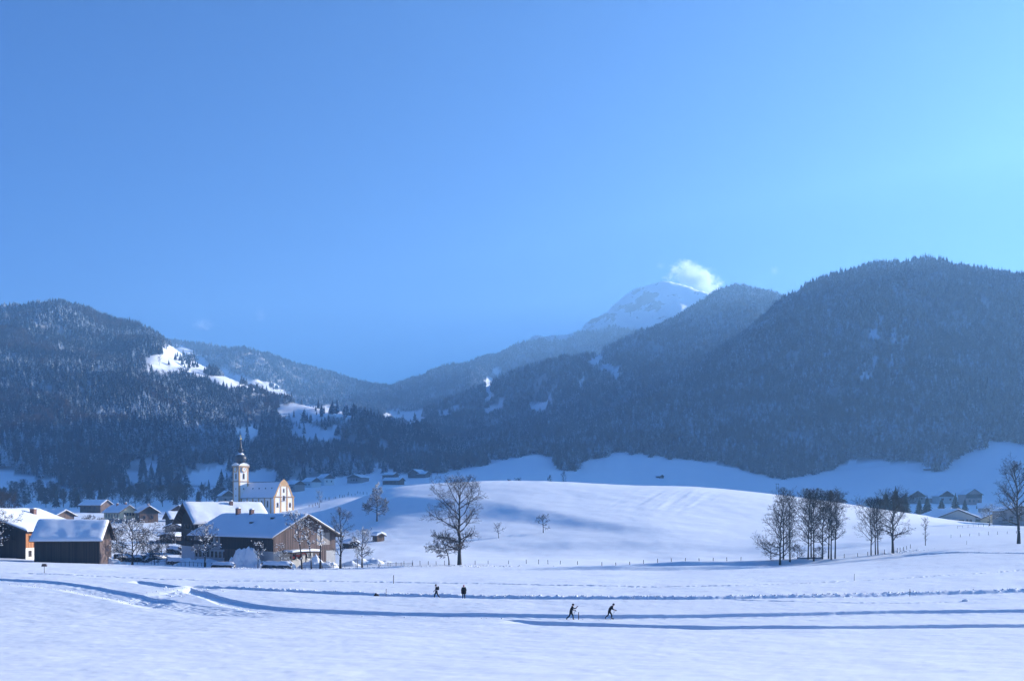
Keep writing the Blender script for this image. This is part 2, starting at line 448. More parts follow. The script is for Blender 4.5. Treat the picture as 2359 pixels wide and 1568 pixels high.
# clearings and meadows in the woods, as outlines on the slopes
CLEAR = [
 [(360, 800), (380, 796), (400, 799), (430, 810), (455, 821), (486, 837), (490, 850), (440, 843), (400, 832), (362, 822)],
 [(330, 838), (345, 818), (370, 818), (420, 830), (470, 843), (515, 853), (562, 868), (612, 880), (632, 895), (580, 892), (530, 890), (490, 878), (440, 866), (380, 852), (335, 852)],
 [(405, 792), (425, 795), (452, 810), (482, 834), (460, 826), (428, 810)],
 [(560, 866), (625, 882), (672, 905), (670, 913), (620, 902), (565, 884)],
 [(638, 930), (700, 934), (765, 940), (800, 950), (830, 955), (800, 962), (770, 952), (725, 962), (685, 972), (640, 957)],
 [(665, 985), (690, 968), (730, 985), (785, 982), (782, 1005), (740, 1009), (690, 1007)],
 [(540, 990), (612, 979), (602, 996), (572, 1009), (543, 1007)],
 [(876, 952), (910, 938), (918, 946), (978, 948), (978, 962), (940, 969), (900, 956)],
 [(1000, 951), (1060, 934), (1064, 942), (1015, 957)],
 [(1098, 950), (1162, 918), (1162, 931), (1120, 950)],
 [(1116, 868), (1131, 868), (1136, 900), (1121, 921), (1114, 910)],
 [(1128, 846), (1152, 849), (1150, 859), (1128, 857)],
 [(1358, 827), (1386, 816), (1396, 835), (1432, 853), (1432, 864), (1415, 872), (1404, 850), (1363, 837)],
 [(1222, 930), (1258, 924), (1250, 940), (1228, 943)], [(1258, 904), (1276, 908), (1270, 926), (1262, 922)],
 [(1325, 905), (1345, 860), (1350, 862), (1332, 908)],
 [(1216, 780), (1230, 770), (1262, 762), (1312, 762), (1320, 770), (1300, 778), (1280, 784), (1255, 778)],
 [(284, 1086), (318, 1084), (322, 1118), (290, 1118)], [(330, 1069), (366, 1067), (366, 1092), (332, 1094)],
 [(428, 1110), (440, 1090), (500, 1072), (536, 1062), (540, 1085), (500, 1112)], [(572, 1092), (600, 1082), (644, 1090), (644, 1108), (572, 1108)],
 [(850, 1066), (880, 1068), (908, 1082), (905, 1092), (852, 1090)],
 [(190, 840), (205, 838), (200, 846), (185, 848)],
]
THIN = [[(2006, 728), (2032, 734), (2028, 790), (2004, 872), (1970, 895), (1972, 868), (2003, 800)],
        [(2068, 728), (2098, 733), (2092, 780), (2074, 812), (2072, 850), (2058, 895), (2042, 893), (2058, 800), (2052, 770)],
        [(1880, 800), (1910, 790), (1920, 815), (1890, 825)], [(1990, 880), (1975, 905), (1965, 900), (1980, 875)]]
EDGE = curve([(-900, 1060), (-200, 1075), (0, 1076), (40, 1090), (70, 1099), (118, 1101), (135, 1100), (140, 1128), (260, 1132), (420, 1128), (520, 1125), (640, 1112), (760, 1098), (860, 1092), (980, 1090), (1060, 1082), (1110, 1072), (1180, 1053), (1240, 1046), (1268, 1050), (1285, 1078), (1302, 1104), (1320, 1098), (1332, 1068), (1350, 1062), (1420, 1044), (1460, 1046), (1550, 1056), (1650, 1066), (1690, 1078), (1750, 1090), (1780, 1103), (1830, 1100), (1890, 1088), (1950, 1066), (1975, 1058), (2060, 1062), (2120, 1062), (2145, 1082), (2178, 1082), (2200, 1050), (2235, 1040), (2255, 1022), (2300, 1018), (2358, 1026), (2500, 1040), (3400, 1040)], 5.0)
TREELINE = curve([(0, 700), (1180, 770), (1220, 784), (1300, 778), (1330, 766), (1370, 764), (1420, 752), (1470, 766), (1490, 780), (2600, 780)], 6.0)

def woods_mask(x, row, h_px, seed):
    """probability 0..1 that a tree of height h_px stands at picture column x, ground row"""
    e = EDGE(x) + 5 * vnoise(x / 14.0, row / 30.0, seed)
    p = (row < e).astype(float)
    jx = x + 7 * vnoise(x / 9.0, row / 7.0, 881); jr = row + 4 * vnoise(x / 11.0, row / 6.0, 882)
    left = 0.05 * (vnoise(x / 16.0, row / 9.0, 883) > 0.2) + 0.6 * (vnoise(x / 30.0, row / 5.0, 884) > 0.6)
    for i, poly in enumerate(CLEAR):
        for k in ((0.0, 0.3, 0.6) if i < 4 else (-0.2, 0.0, 0.3, 0.6, 0.9)):
            q = in_poly(jx, jr - k * h_px, poly)
            p[q] = np.minimum(p[q], left[q] if i < 4 else 0.03)
    for poly in THIN:
        for k in (0.1, 0.5):
            q = in_poly(jx + 8 * vnoise(x / 5.0, row / 16.0, 885), jr - k * h_px, poly); p[q] = np.minimum(p[q], 0.32)
    return p

MOUNTS = [(MR, 1100, 'MR'), (ML, 1000, 'ML'), (M2, 1900, 'M2'), (MF, 2700, 'MF'), (MS, 2700, 'MS')]
XR = {'MR': (880, 8500, 2900), 'ML': (-2300, 1450, 2900), 'M2': (720, 2550, 3600), 'MF': (-1150, 1350, 4700), 'MS': (520, 2550, 6150)}
MLABEL = {'MR': 'forested mountainside rising on the right', 'ML': 'forested mountain on the left with snowy clearings',
          'M2': 'forested ridge below the snowy peak', 'MF': 'distant forested ridge sloping to the valley gap', 'MS': 'distant snow covered summit above the woods'}
for mt, y0, key in MOUNTS:
    x0, x1, y1 = XR[key]
    lo, hi = max(x0, -80), min(x1, 2440)
    xs_ = np.concatenate([np.linspace(x0, lo, 40)[:-1], np.linspace(lo, hi, 320), np.linspace(hi, x1, 60)[1:]])
    ys_ = np.linspace(300 if key == 'MR' else y0 * 0.92, y1, 210 if key == 'MR' else 150)
    XX = (xs_[None, :] - CX) / F * ys_[:, None]
    YY = np.broadcast_to(ys_[:, None], XX.shape)
    ZZ = mt.z(XX, YY)
    px = np.broadcast_to(xs_[None, :], XX.shape); row = HZ - F * ZZ / YY
    fo = woods_mask(px.ravel(), row.ravel(), np.full(px.size, 6.0), 1).reshape(px.shape)
    fo = np.where(fo < 0.6, 0.0, fo)
    fo = fo * (0.75 + 0.25 * vnoise(XX / 40, YY / 40, 4))
    at = {'forest': fo}
    if key == 'MS':
        above = row < TREELINE(px)
        fo = np.where(above, 0.0, fo)
        at['forest'] = fo
        c1 = np.exp(-((px - 1430) / 60) ** 2 - ((row - 715) / 26) ** 2) + 0.9 * np.exp(-((px - 1490) / 38) ** 2 - ((row - 690) / 22) ** 2)
        gul = 1 - np.abs(vnoise(XX / 130, YY / 260, 606)) * 2
        at['rock'] = np.clip(0.5 * c1 + 0.20 + 0.22 * gul, 0, 1) * above
        ZZ = ZZ + above * 14 * (fbm(XX / 90, YY / 150, 607, 4)) * sstep((XX * 0 + row - HZ + 530) / 60 + 0.2)
    me = grid_mesh(mt.name, XX, YY, ZZ, [M['snow_peak'] if key == 'MS' else M['snow_far']], at)
    tag(link(mt.name, me), MLABEL[key], kind='structure')

def terrain_z(X, Y):
    """height of the land at far points, and which mountain it belongs to"""
    zs = [np.where((Y < 1950), ground0(X, np.minimum(Y, 1790)), -1e3)]
    for mt, y0, key in MOUNTS:
        x0, x1, y1 = XR[key]
        x = CX + F * X / Y
        zs.append(np.where((Y > y0) & (Y < y1) & (x > x0) & (x < x1), mt.z(X, Y), -1e3))
    return np.max(zs, 0), np.argmax(zs, 0)

# ------------------------------------------------------------------ air
hz_m = bpy.data.materials.new('haze'); hz_m.use_nodes = True
n = hz_m.node_tree.nodes; n.clear()
pv = n.new('ShaderNodeVolumePrincipled'); out = n.new('ShaderNodeOutputMaterial')
pv.inputs['Color'].default_value = (0.34, 0.65, 1.0, 1)
pv.inputs['Density'].default_value = 1.7e-4
pv.inputs['Anisotropy'].default_value = 0.45
hz_m.node_tree.links.new(pv.outputs[0], out.inputs['Volume'])
hx0, hx1, hy0, hy1, hz0, hz1 = -5200, 6800, -120, 6200, -120, 1190
V = [(x, y, z) for x in (hx0, hx1) for y in (hy0, hy1) for z in (hz0, hz1)]
Fc = [(0, 1, 3, 2), (4, 6, 7, 5), (0, 4, 5, 1), (2, 3, 7, 6), (0, 2, 6, 4), (1, 5, 7, 3)]
tag(link('haze', mesh_from('haze', V, Fc, [hz_m])), 'thin blue winter haze filling the valley', kind='stuff')
# ------------------------------------------------------------------ the woods
def spruce_material(name, frost, dark=(0.010, 0.020, 0.022)):
    m, n, l, b = mat(name)
    geo = n.new('ShaderNodeNewGeometry'); tc = n.new('ShaderNodeTexCoord'); oi = n.new('ShaderNodeObjectInfo')
    sep = n.new('ShaderNodeSeparateXYZ'); l.new(geo.outputs['True Normal'], sep.inputs[0])
    t = noise_node(n, l, 9.0, 3, tc.outputs['Object'])
    s = mathn(n, l, 'ADD', mathn(n, l, 'MULTIPLY', t.outputs['Fac'], 2.0), mathn(n, l, 'MULTIPLY', oi.outputs['Random'], 0.42))
    wn_ = noise_node(n, l, 0.011, 3, geo.outputs['Position'])
    s = mathn(n, l, 'ADD', s, mathn(n, l, 'MULTIPLY', mathn(n, l, 'SUBTRACT', wn_.outputs['Fac'], 0.5), 1.15))
    s = mathn(n, l, 'ADD', s, frost)
    k = ramp(n, l, s, [(0.62, (0, 0, 0)), (0.98, (1, 1, 1))])
    g = mixc(n, l, oi.outputs['Random'], dark, tuple(c * 1.9 for c in dark))
    l.new(mixc(n, l, k.outputs['Color'], g, (0.50, 0.56, 0.62)), b.inputs['Base Color'])
    b.inputs['Roughness'].default_value = 0.85
    b.inputs['Specular IOR Level'].default_value = 0.1
    return m
M['spruce'] = spruce_material('spruce', -0.64)
M['spruce_dark'] = spruce_material('spruce_dark', -1.35)
m, n, l, b = mat('bark')
t = noise_node(n, l, 9, 4, n.new('ShaderNodeTexCoord').outputs['Object'])
l.new(mixc(n, l, t.outputs['Fac'], (0.012, 0.009, 0.008), (0.036, 0.028, 0.025)), b.inputs['Base Color'])
b.inputs['Roughness'].default_value = 0.9
M['bark'] = m
m, n, l, b = mat('twigs')
oi = n.new('ShaderNodeObjectInfo')
t = noise_node(n, l, 0.7, 3, n.new('ShaderNodeTexCoord').outputs['Object'])
c = mixc(n, l, t.outputs['Fac'], (0.020, 0.015, 0.014), (0.055, 0.042, 0.040))
l.new(c, b.inputs['Base Color']); b.inputs['Roughness'].default_value = 0.9
M['twigs'] = m

def spruce_mesh(name, seed, h=1.0, r=0.15, tiers=7, pts=8):
    """unit-height spruce: trunk and drooping, ragged whorls"""
    rd = random.Random(seed)
    V, Fc, mi = [], [], []
    for k in range(4):
        a = k * math.pi / 2
        V += [(0.014 * math.cos(a), 0.014 * math.sin(a), -0.06), (0.008 * math.cos(a), 0.008 * math.sin(a), 0.5)]
    for k in range(4):
        j = (k + 1) % 4
        Fc.append((2 * k, 2 * j, 2 * j + 1, 2 * k + 1)); mi.append(1)
    for t in range(tiers):
        f = t / (tiers - 1)
        z0 = 0.10 + 0.72 * f ** 0.92
        rr = r * (1 - f) ** 0.85 + 0.022
        zt = min(1.0, z0 + 0.20 * (1 - 0.35 * f) + 0.02) if t < tiers - 1 else 1.0
        ox, oy = rd.uniform(-.012, .012), rd.uniform(-.012, .012)
        b0 = len(V)
        V.append((ox * .4, oy * .4, zt))
        n2 = pts * 2
        a0 = rd.uniform(0, 6.28)
        for k in range(n2):
            a = a0 + k * 2 * math.pi / n2 + rd.uniform(-.12, .12)
            q = rr * (rd.uniform(.92, 1.22) if k % 2 == 0 else rd.uniform(.5, .68))
            zz = z0 - (0.035 if k % 2 == 0 else -0.012) * rd.uniform(.6, 1.4) * (1 - .5 * f)
            V.append((ox + q * math.cos(a), oy + q * math.sin(a), zz))
        for k in range(n2):
            Fc.append((b0, b0 + 1 + k, b0 + 1 + (k + 1) % n2)); mi.append(0)
    return mesh_from(name, V, Fc, [M['spruce'], M['bark']], mi)

def brush_mesh(name, seed):
    """unit-height leafless broadleaf seen from afar: a stem and a spray of slivers"""
    rd = random.Random(seed)
    V, Fc, mi = [], [], []
    def sliver(p, q, w):
        b0 = len(V)
        d = (q - p).normalized(); s = d.orthogonal().normalized() * w
        s2 = d.cross(s).normalized() * w
        V.extend([p + s, p - s * .5 + s2 * .86, p - s * .5 - s2 * .86, q])
        Fc.extend([(b0, b0 + 1, b0 + 3), (b0 + 1, b0 + 2, b0 + 3), (b0 + 2, b0, b0 + 3)])
    sliver(Vector((0, 0, -.05)), Vector((0, 0, .8)), .016); mi += [1] * 3
    for i in range(46):
        z = rd.uniform(.22, .75); a = rd.uniform(0, 6.28); up = rd.uniform(.12, .34)
        p = Vector((0, 0, z)); o = rd.uniform(.06, .24)
        q = p + Vector((o * math.cos(a), o * math.sin(a), up * (1 - .35 * z)))
        sliver(p, q, .006); mi += [0] * 3
        for k in range(3):
            a2 = a + rd.uniform(-1.2, 1.2)
            u = p.lerp(q, rd.uniform(.4, .95))
            sliver(u, u + Vector((.09 * math.cos(a2), .09 * math.sin(a2), rd.uniform(.02, .12))), .0045); mi += [0] * 3
    return mesh_from(name, V, Fc, [M['twigs'], M['bark']], mi)

SPRUCE = [spruce_mesh('spruce', 11, r=.15), spruce_mesh('spruce', 12, r=.18, tiers=9), spruce_mesh('spruce', 13, r=.13, tiers=9), spruce_mesh('spruce', 14, r=.21, tiers=7), spruce_mesh('spruce', 15, r=.165, tiers=8)]
BRUSH = [brush_mesh('bare_tree', 21), brush_mesh('bare_tree', 22)]
src = bpy.data.collections.new('tree_kinds')
for i, me in enumerate(SPRUCE + BRUSH):
    src.objects.link(bpy.data.objects.new('kind_%d' % i, me))

def forest_object(name, P, scl, rot, idx, label):
    me = bpy.data.meshes.new(name)
    me.vertices.add(len(P)); me.vertices.foreach_set('co', P.astype(np.float32).ravel())
    for nm, ty, key, dat in (('idx', 'INT', 'value', idx.astype(np.int32)), ('rz', 'FLOAT', 'value', rot.astype(np.float32)), ('scl', 'FLOAT_VECTOR', 'vector', scl.astype(np.float32).ravel())):
        a = me.attributes.new(nm, ty, 'POINT'); a.data.foreach_set(key, dat)
    o = link(name, me)
    tag(o, label, kind='stuff')
    ng = bpy.data.node_groups.new('plant_trees', 'GeometryNodeTree')
    ng.interface.new_socket('Geometry', in_out='INPUT', socket_type='NodeSocketGeometry')
    ng.interface.new_socket('Geometry', in_out='OUTPUT', socket_type='NodeSocketGeometry')
    n, l = ng.nodes, ng.links
    gi, go = n.new('NodeGroupInput'), n.new('NodeGroupOutput')
    ci = n.new('GeometryNodeCollectionInfo'); ci.inputs['Collection'].default_value = src
    ci.inputs['Separate Children'].default_value = True; ci.inputs['Reset Children'].default_value = True
    ip = n.new('GeometryNodeInstanceOnPoints'); ip.inputs['Pick Instance'].default_value = True
    def att(nm, ty):
        a = n.new('GeometryNodeInputNamedAttribute'); a.data_type = ty; a.inputs['Name'].default_value = nm
        return a.outputs['Attribute']
    cx = n.new('ShaderNodeCombineXYZ'); l.new(att('rz', 'FLOAT'), cx.inputs['Z'])
    l.new(gi.outputs[0], ip.inputs['Points']); l.new(ci.outputs[0], ip.inputs['Instance'])
    l.new(att('idx', 'INT'), ip.inputs['Instance Index']); l.new(cx.outputs[0], ip.inputs['Rotation'])
    l.new(att('scl', 'FLOAT_VECTOR'), ip.inputs['Scale']); l.new(ip.outputs[0], go.inputs[0])
    md = o.modifiers.new('plant_trees', 'NODES'); md.node_group = ng
    return o

def scatter(x0, x1, y0, y1, sp, key):
    """jittered planting over the sector between picture columns x0..x1 and distances y0..y1"""
    X0, X1 = min((x0 - CX) / F * y0, (x0 - CX) / F * y1), max((x1 - CX) / F * y0, (x1 - CX) / F * y1)
    gx, gy = np.meshgrid(np.arange(X0, X1, sp), np.arange(y0, y1, sp))
    gx = gx + rng.uniform(-.45, .45, gx.shape) * sp; gy = gy + rng.uniform(-.45, .45, gy.shape) * sp
    X, Y = gx.ravel(), gy.ravel()
    x = CX + F * X / Y
    k = (x > x0) & (x < x1)
    X, Y, x = X[k], Y[k], x[k]
    z, own = terrain_z(X, Y)
    row = HZ - F * z / Y
    base = 17.5
    h = base * (0.55 + 0.75 * rng.random(len(X)) ** 1.3) * (1 + 0.28 * vnoise(X / 70, Y / 70, 71) + 0.16 * vnoise(X / 22, Y / 22, 72))
    p = woods_mask(x, row, F * h / Y, 2)
    p = p * np.where(fbm(X / 34, Y / 60, 73, 3) > -0.62, 1, 0.12)
    if key == 'MS':
        tl = TREELINE(x)
        p = p * np.where(row > tl, 1.0, np.where(row > tl - 60, 0.10 * (vnoise(X / 60, Y / 60, 79) > 0.15) + 0.012, 0.0))
        h = h * np.where(row > tl, 1.0, 0.55)
    keep = rng.random(len(X)) < p
    X, Y, z, h, row, x = X[keep], Y[keep], z[keep], h[keep], row[keep], x[keep]
    return X, Y, z, h, row, x

def plant_kinds(X, Y, bare_thresh=0.55):
    bare = vnoise(X / 90, Y / 90, 83) + 0.5 * vnoise(X / 20, Y / 20, 84) > bare_thresh
    idx = rng.integers(0, 5, len(X))
    return np.where(bare & (rng.random(len(X)) < .75), rng.integers(5, 7, len(X)), idx)

WOODS = []
for key, x0, x1, y0, y1, sp in (('MR', 960, 2460, 1180, 2360, 4.9), ('ML', -60, 1120, 1020, 2560, 5.0), ('M2', 860, 1860, 2100, 3350, 6.2), ('MF', 380, 960, 3000, 4350, 9.0), ('MS', 850, 1700, 3150, 5050, 8.5)):
    X, Y, z, h, row, x = scatter(x0, x1, y0, y1, sp, key)
    WOODS.append([key, X, Y, z, h, row, x])
    print('woods', key, len(X))
WLABEL = {'MR': 'dense frosted spruce wood covering the mountain on the right', 'ML': 'dense dark spruce wood covering the mountain on the left',
          'M2': 'hazy spruce wood on the ridge below the summit', 'MF': 'distant spruce wood on the ridge left of the valley gap', 'MS': 'distant spruce wood on the lower slopes of the snowy summit'}
EDGE_TREES = {'MR': [], 'ML': []}
for key, X, Y, z, h, row, x in WOODS:
    idx = plant_kinds(X, Y, {'ML': .5, 'MR': .85}.get(key, .8))
    wid = rng.uniform(1.0, 1.35, len(X))
    if key in ('M2', 'MF', 'MS'): wid = wid * 1.25
    scl = np.stack([h * wid, h * wid, h], -1)
    rot = rng.uniform(0, 6.28, len(X))
    own = np.zeros(len(X), bool)
    if key in EDGE_TREES:
        # the trees that show largest stand on the wood's lower edge: each of them becomes an object of its own
        e = EDGE(x)
        vis = (x > 5) & (x < 2350) & (row > e - 9) & (idx < 5) & (row - F * h / Y * 0.5 < (1104 if key == 'MR' else 1160))
        size = np.where(vis, h / Y, 0)
        for i in np.argsort(-size)[:140]:
            if size[i] > 0:
                own[i] = True
                EDGE_TREES[key].append((X[i], Y[i], z[i], scl[i], rot[i], idx[i]))
    k = ~own
    forest_object('forest', np.stack([X, Y, z - 0.4], -1)[k], scl[k], rot[k], idx[k], WLABEL[key])
for key, lab, grp in (('MR', 'tall frosted spruce at the lower edge of the wood above the shaded meadows', 'spruces along the lower edge of the wood on the right mountain'),
                      ('ML', 'tall dark spruce at the foot of the wooded mountain behind the village', 'spruces along the foot of the wood on the left mountain')):
    for X_, Y_, z_, s_, r_, i_ in EDGE_TREES[key]:
        o = link('spruce_tree', SPRUCE[int(i_)])
        o.location = (X_, Y_, z_ - 0.4); o.scale = s_; o.rotation_euler = (0, 0, r_)
        tag(o, lab, 'tree', grp)
# ------------------------------------------------------------------ leafless trees
M['branch'] = M['bark']
m, n, l, b = mat('snow_clump')
b.inputs['Base Color'].default_value = (0.86, 0.88, 0.9, 1); b.inputs['Roughness'].default_value = 0.7
M['snow_clump'] = m

class Tube:
    def __init__(s): s.V, s.F = [], []
    def add(s, pts, rad, n):
        b0 = len(s.V)
        k = len(pts)
        for i, (p, r) in enumerate(zip(pts, rad)):
            d = (pts[min(i + 1, k - 1)] - pts[max(i - 1, 0)])
            d = d.normalized() if d.length > 1e-6 else Vector((0, 0, 1))
            u = d.orthogonal().normalized(); w = d.cross(u)
            for j in range(n):
                a = 2 * math.pi * j / n
                s.V.append(p + (u * math.cos(a) + w * math.sin(a)) * r)
        for i in range(k - 1):
            for j in range(n):
                q = (j + 1) % n
                s.F.append((b0 + i * n + j, b0 + i * n + q, b0 + (i + 1) * n + q, b0 + (i + 1) * n + j))
    def blob(s, p, r, rd):
        b0 = len(s.V)
        for (x, y, z) in ((1, 0, 0), (0, 1, 0), (-1, 0, 0), (0, -1, 0), (0, 0, .75), (0, 0, -.45)):
            q = rd.uniform(.75, 1.25) * r
            s.V.append(p + Vector((x * q, y * q, z * q)))
        for j in range(4):
            k = (j + 1) % 4
            s.F.append((b0 + j, b0 + k, b0 + 4)); s.F.append((b0 + k, b0 + j, b0 + 5))

def tree_meshes(seed, H=15.0, tr=0.22, clear=0.2, spread=0.3, ang=(70, 25), n1=12, n2=7, n3=6, n4=4, lean=(0, 0), prof='oval', droop=0.0, crook=0.12, snow=0.0, trunk_top=0.95, tw=0.016, fork=0):
    rd = random.Random(seed)
    trunk, crown, snw = Tube(), Tube(), Tube()
    def path(p, d, L, k, wob, up):
        pts = [p.copy()]
        d = d.normalized()
        for i in range(k):
            d = (d + Vector((rd.gauss(0, wob), rd.gauss(0, wob), rd.gauss(0, wob) + up))).normalized()
            pts.append(pts[-1] + d * (L / k))
        return pts
    def along(pts, t):
        f = t * (len(pts) - 1); i = min(int(f), len(pts) - 2)
        return pts[i].lerp(pts[i + 1], f - i), (pts[i + 1] - pts[i]).normalized()
    def side_dir(d, a, az):
        u = d.orthogonal().normalized(); w = d.cross(u)
        return d * math.cos(a) + (u * math.cos(az) + w * math.sin(az)) * math.sin(a)
    def grow(p, d, L, r, lev):
        k = 5 if lev == 1 else (3 if lev == 2 else 2)
        wob = crook * (1.0 if lev == 1 else 1.3)
        up = (0.07 if lev == 1 else 0.04) - droop * lev * 0.5
        pts = path(p, d, L, k, wob, up)
        tip = max(tw * 0.45, r * 0.22)
        rad = [r + (tip - r) * i / k for i in range(k + 1)]
        (trunk if lev == 1 and r > tr * 0.3 else crown).add(pts, rad, 5 if lev == 1 else 3)
        if snow and lev <= 3 and rd.random() < snow:
            for q in range(1 if lev > 1 else 4):
                c, _ = along(pts, rd.uniform(.1, .85))
                snw.blob(c + Vector((0, 0, r)), rd.uniform(.09, .2) * (1.3 if lev == 1 else .85), rd)
        if lev >= 5: return
        nch = (0, n2, n3, n4, 2)[lev] if lev < 5 else 0
        if lev == 4 and L < 0.5: return
        az = rd.uniform(0, 6.28)
        for i in range(nch):
            t = 0.25 + 0.75 * (i + rd.uniform(.2, .9)) / nch
            c, dd = along(pts, min(t, .99))
            az += 2.4 + rd.uniform(-.4, .4)
            a = R(rd.uniform(28, 58))
            nd = side_dir(dd, a, az)
            if nd.z < -0.25 + 0: nd.z *= 0.4
            l2 = L * rd.uniform(.38, .62) * (1.05 - .45 * t)
            if l2 < .18: continue
            grow(c, nd, l2, max(tw * (1 if lev < 3 else .8), r * (1 - .65 * t) * .55), lev + 1)
    tp = [Vector((0, 0, -0.5)), Vector((0, 0, 0.15))]
    k = 7
    for i in range(1, k + 1):
        f = i / k
        tp.append(Vector((lean[0] * H * f * f + rd.gauss(0, .012) * H * f, lean[1] * H * f * f + rd.gauss(0, .012) * H * f, H * trunk_top * f)))
    tr_ = [tr * 1.45, tr * 1.2] + [tr * (1 - 0.93 * (i / k) ** 0.9) + 0.02 for i in range(1, k + 1)]
    trunk.add(tp, tr_, 7)
    az = rd.uniform(0, 6.28)
    for i in range(n1):
        f = clear + (0.96 - clear) * ((i + rd.uniform(.1, .9)) / n1) ** 1.05
        g = (f - clear) / (1 - clear)
        z = f * H * trunk_top
        j = 1
        while j < len(tp) - 2 and tp[j + 1].z < z: j += 1
        t = (z - tp[j].z) / max(1e-6, tp[j + 1].z - tp[j].z)
        p = tp[j].lerp(tp[j + 1], min(max(t, 0), 1))
        az += 2.4 + rd.uniform(-.5, .5)
        a = R(ang[0] + (ang[1] - ang[0]) * g + rd.uniform(-9, 9))
        pr = {'oval': math.sin(math.pi * min(1, .22 + .72 * g)), 'cone': 1 - .8 * g, 'fan': .55 + .35 * g, 'round': math.sin(math.pi * min(1, .3 + .6 * g))}[prof]
        L = spread * H * max(.25, pr) * rd.uniform(.82, 1.15) / max(.55, math.sin(a) * .6 + .4)
        L = min(L, (H * 1.03 - p.z) / max(.2, math.cos(a) + .15))
        d = Vector((math.sin(a) * math.cos(az), math.sin(a) * math.sin(az), math.cos(a)))
        grow(p, d, L, tr * (1 - .8 * f) * .55 + .02, 1)
    if snow:
        for q in range(6):
            c, _ = along(tp, rd.uniform(.25, .8)); snw.blob(c + Vector((rd.uniform(-tr, tr), -tr * .6, 0)), rd.uniform(.1, .22), rd)
    out = [('trunk', mesh_from('trunk', trunk.V, trunk.F, [M['bark']], smooth=True)), ('crown', mesh_from('crown', crown.V, crown.F, [M['twigs']]))]
    if snow: out.append(('snow_clumps', mesh_from('snow_clumps', snw.V, snw.F, [M['snow_clump']], smooth=True)))
    return out

def land_z(X, Y):
    z = float(field_z(np.array([X]), np.array([Y]))[0]) if Y < 250 else float(ground0(np.array([X]), np.array([Y]))[0])
    return z

def on(x, Y):
    X = (x - CX) / F * Y
    return Vector((X, Y, land_z(X, Y)))

def plant(x, Y, meshes, label, s=1.0, rz=0.0, group=None, name='bare_tree', sink=0.05):
    o = empty(name, on(x, Y) - Vector((0, 0, sink)), rz)
    o.scale = (s, s, s)
    tag(o, label, 'tree', group)
    for nm, me in meshes:
        c = link(nm, me, o)
        if nm == 'snow_clumps': c['kind'] = 'stuff'
    return o

big = tree_meshes(101, H=19.4, tr=.44, clear=.16, spread=.34, ang=(84, 20), n1=23, n2=9, n3=7, n4=4, crook=.15, snow=.13, tw=.023)
plant(1058, 236, big, 'largest leafless tree, thick trunked, on the field edge before the white hill', 1.0)
small = tree_meshes(102, H=6.6, tr=.15, clear=.36, spread=.62, ang=(85, 50), n1=18, n2=10, n3=8, n4=4, lean=(-.3, 0), crook=.18, droop=.05, prof='round', tw=.026)
plant(1034, 237, small, 'small spreading leafless tree just left of the largest tree', 1.0)
hillt = tree_meshes(103, H=13.2, tr=.24, clear=.2, spread=.36, ang=(88, 35), n1=24, n2=10, n3=8, n4=4, prof='cone', crook=.14, snow=.3, tw=.035)
plant(868, 368, hillt, 'leafless tree with snowy crown standing alone on the left shoulder of the white hill')
fruit = tree_meshes(104, H=5.4, tr=.11, clear=.3, spread=.42, ang=(72, 35), n1=9, n2=7, n3=6, n4=3, lean=(-.14, 0), prof='round', crook=.2, tw=.022)
plant(1148, 318, fruit, 'smaller leaning fruit tree on the hill slope right of the largest tree', .85)
fruit2 = tree_meshes(105, H=5.6, tr=.12, clear=.32, spread=.44, ang=(72, 30), n1=10, n2=7, n3=6, n4=3, lean=(-.05, 0), prof='round', crook=.2, tw=.024)
plant(1251, 325, fruit2, 'larger of the two fruit trees alone on the hill slope', 1.0)

SLIM = [tree_meshes(110 + i, H=15.0, tr=.17, clear=cl, spread=sp * 1.42, ang=(an + 4, 18), n1=18, n2=9, n3=6, n4=3, prof=pf, crook=.11, tw=.022, lean=ln)
        for i, (cl, sp, an, pf, ln) in enumerate(((.22, .2, 48, 'fan', (0, 0)), (.3, .17, 42, 'fan', (.04, .02)), (.18, .24, 58, 'round', (-.06, 0)), (.28, .21, 50, 'fan', (.05, 0))))]
WIDE_L = tree_meshes(120, H=14.5, tr=.22, clear=.1, spread=.42, ang=(75, 25), n1=22, n2=9, n3=6, n4=3, prof='cone', crook=.12, tw=.022, lean=(-.05, 0))
row_t = [(1796, 238, WIDE_L, 1.0, 2.6, 'leftmost leafless tree of the long row, spreading out towards the open field'),
 (1804, 241, SLIM[0], 1.04, 0.4, 'tallest slim tree close behind the leftmost tree of the long row'),
 (1819, 239, SLIM[1], .98, 1.2, 'slim straight tree third from the left in the long row'),
 (1861, 240, SLIM[2], 1.0, 2.0, 'slim tree at the left of the three middle stems of the long row'),
 (1868, 241, SLIM[0], 1.0, 3.3, 'straight middle stem of the three stems in the middle of the long row'),
 (1874, 239, SLIM[3], .98, 4.1, 'slim tree at the right of the three stems in the middle of the long row'),
 (1894, 240, SLIM[2], 1.0, 3.9, 'slim left leaning tree fourth from the right end of the long row'),
 (1908, 241, SLIM[1], 1.0, 5.2, 'slim tree third from the right end of the long row'),
 (1914, 239, SLIM[0], .96, 1.9, 'thin tree next to the right end of the long row'),
 (1923, 240, SLIM[3], 1.0, 0.2, 'rightmost leafless tree of the long row, branches fanning out to the right')]
for x, Y, me_, s, rz, lab in row_t: plant(x, Y, me_, lab, s, rz, 'slim leafless trees in the long row at the field edge')
under = tree_meshes(121, H=4.5, tr=.06, clear=.0, spread=.62, ang=(72, 22), n1=16, n2=9, n3=6, n4=3, prof='round', crook=.2, tw=.024)
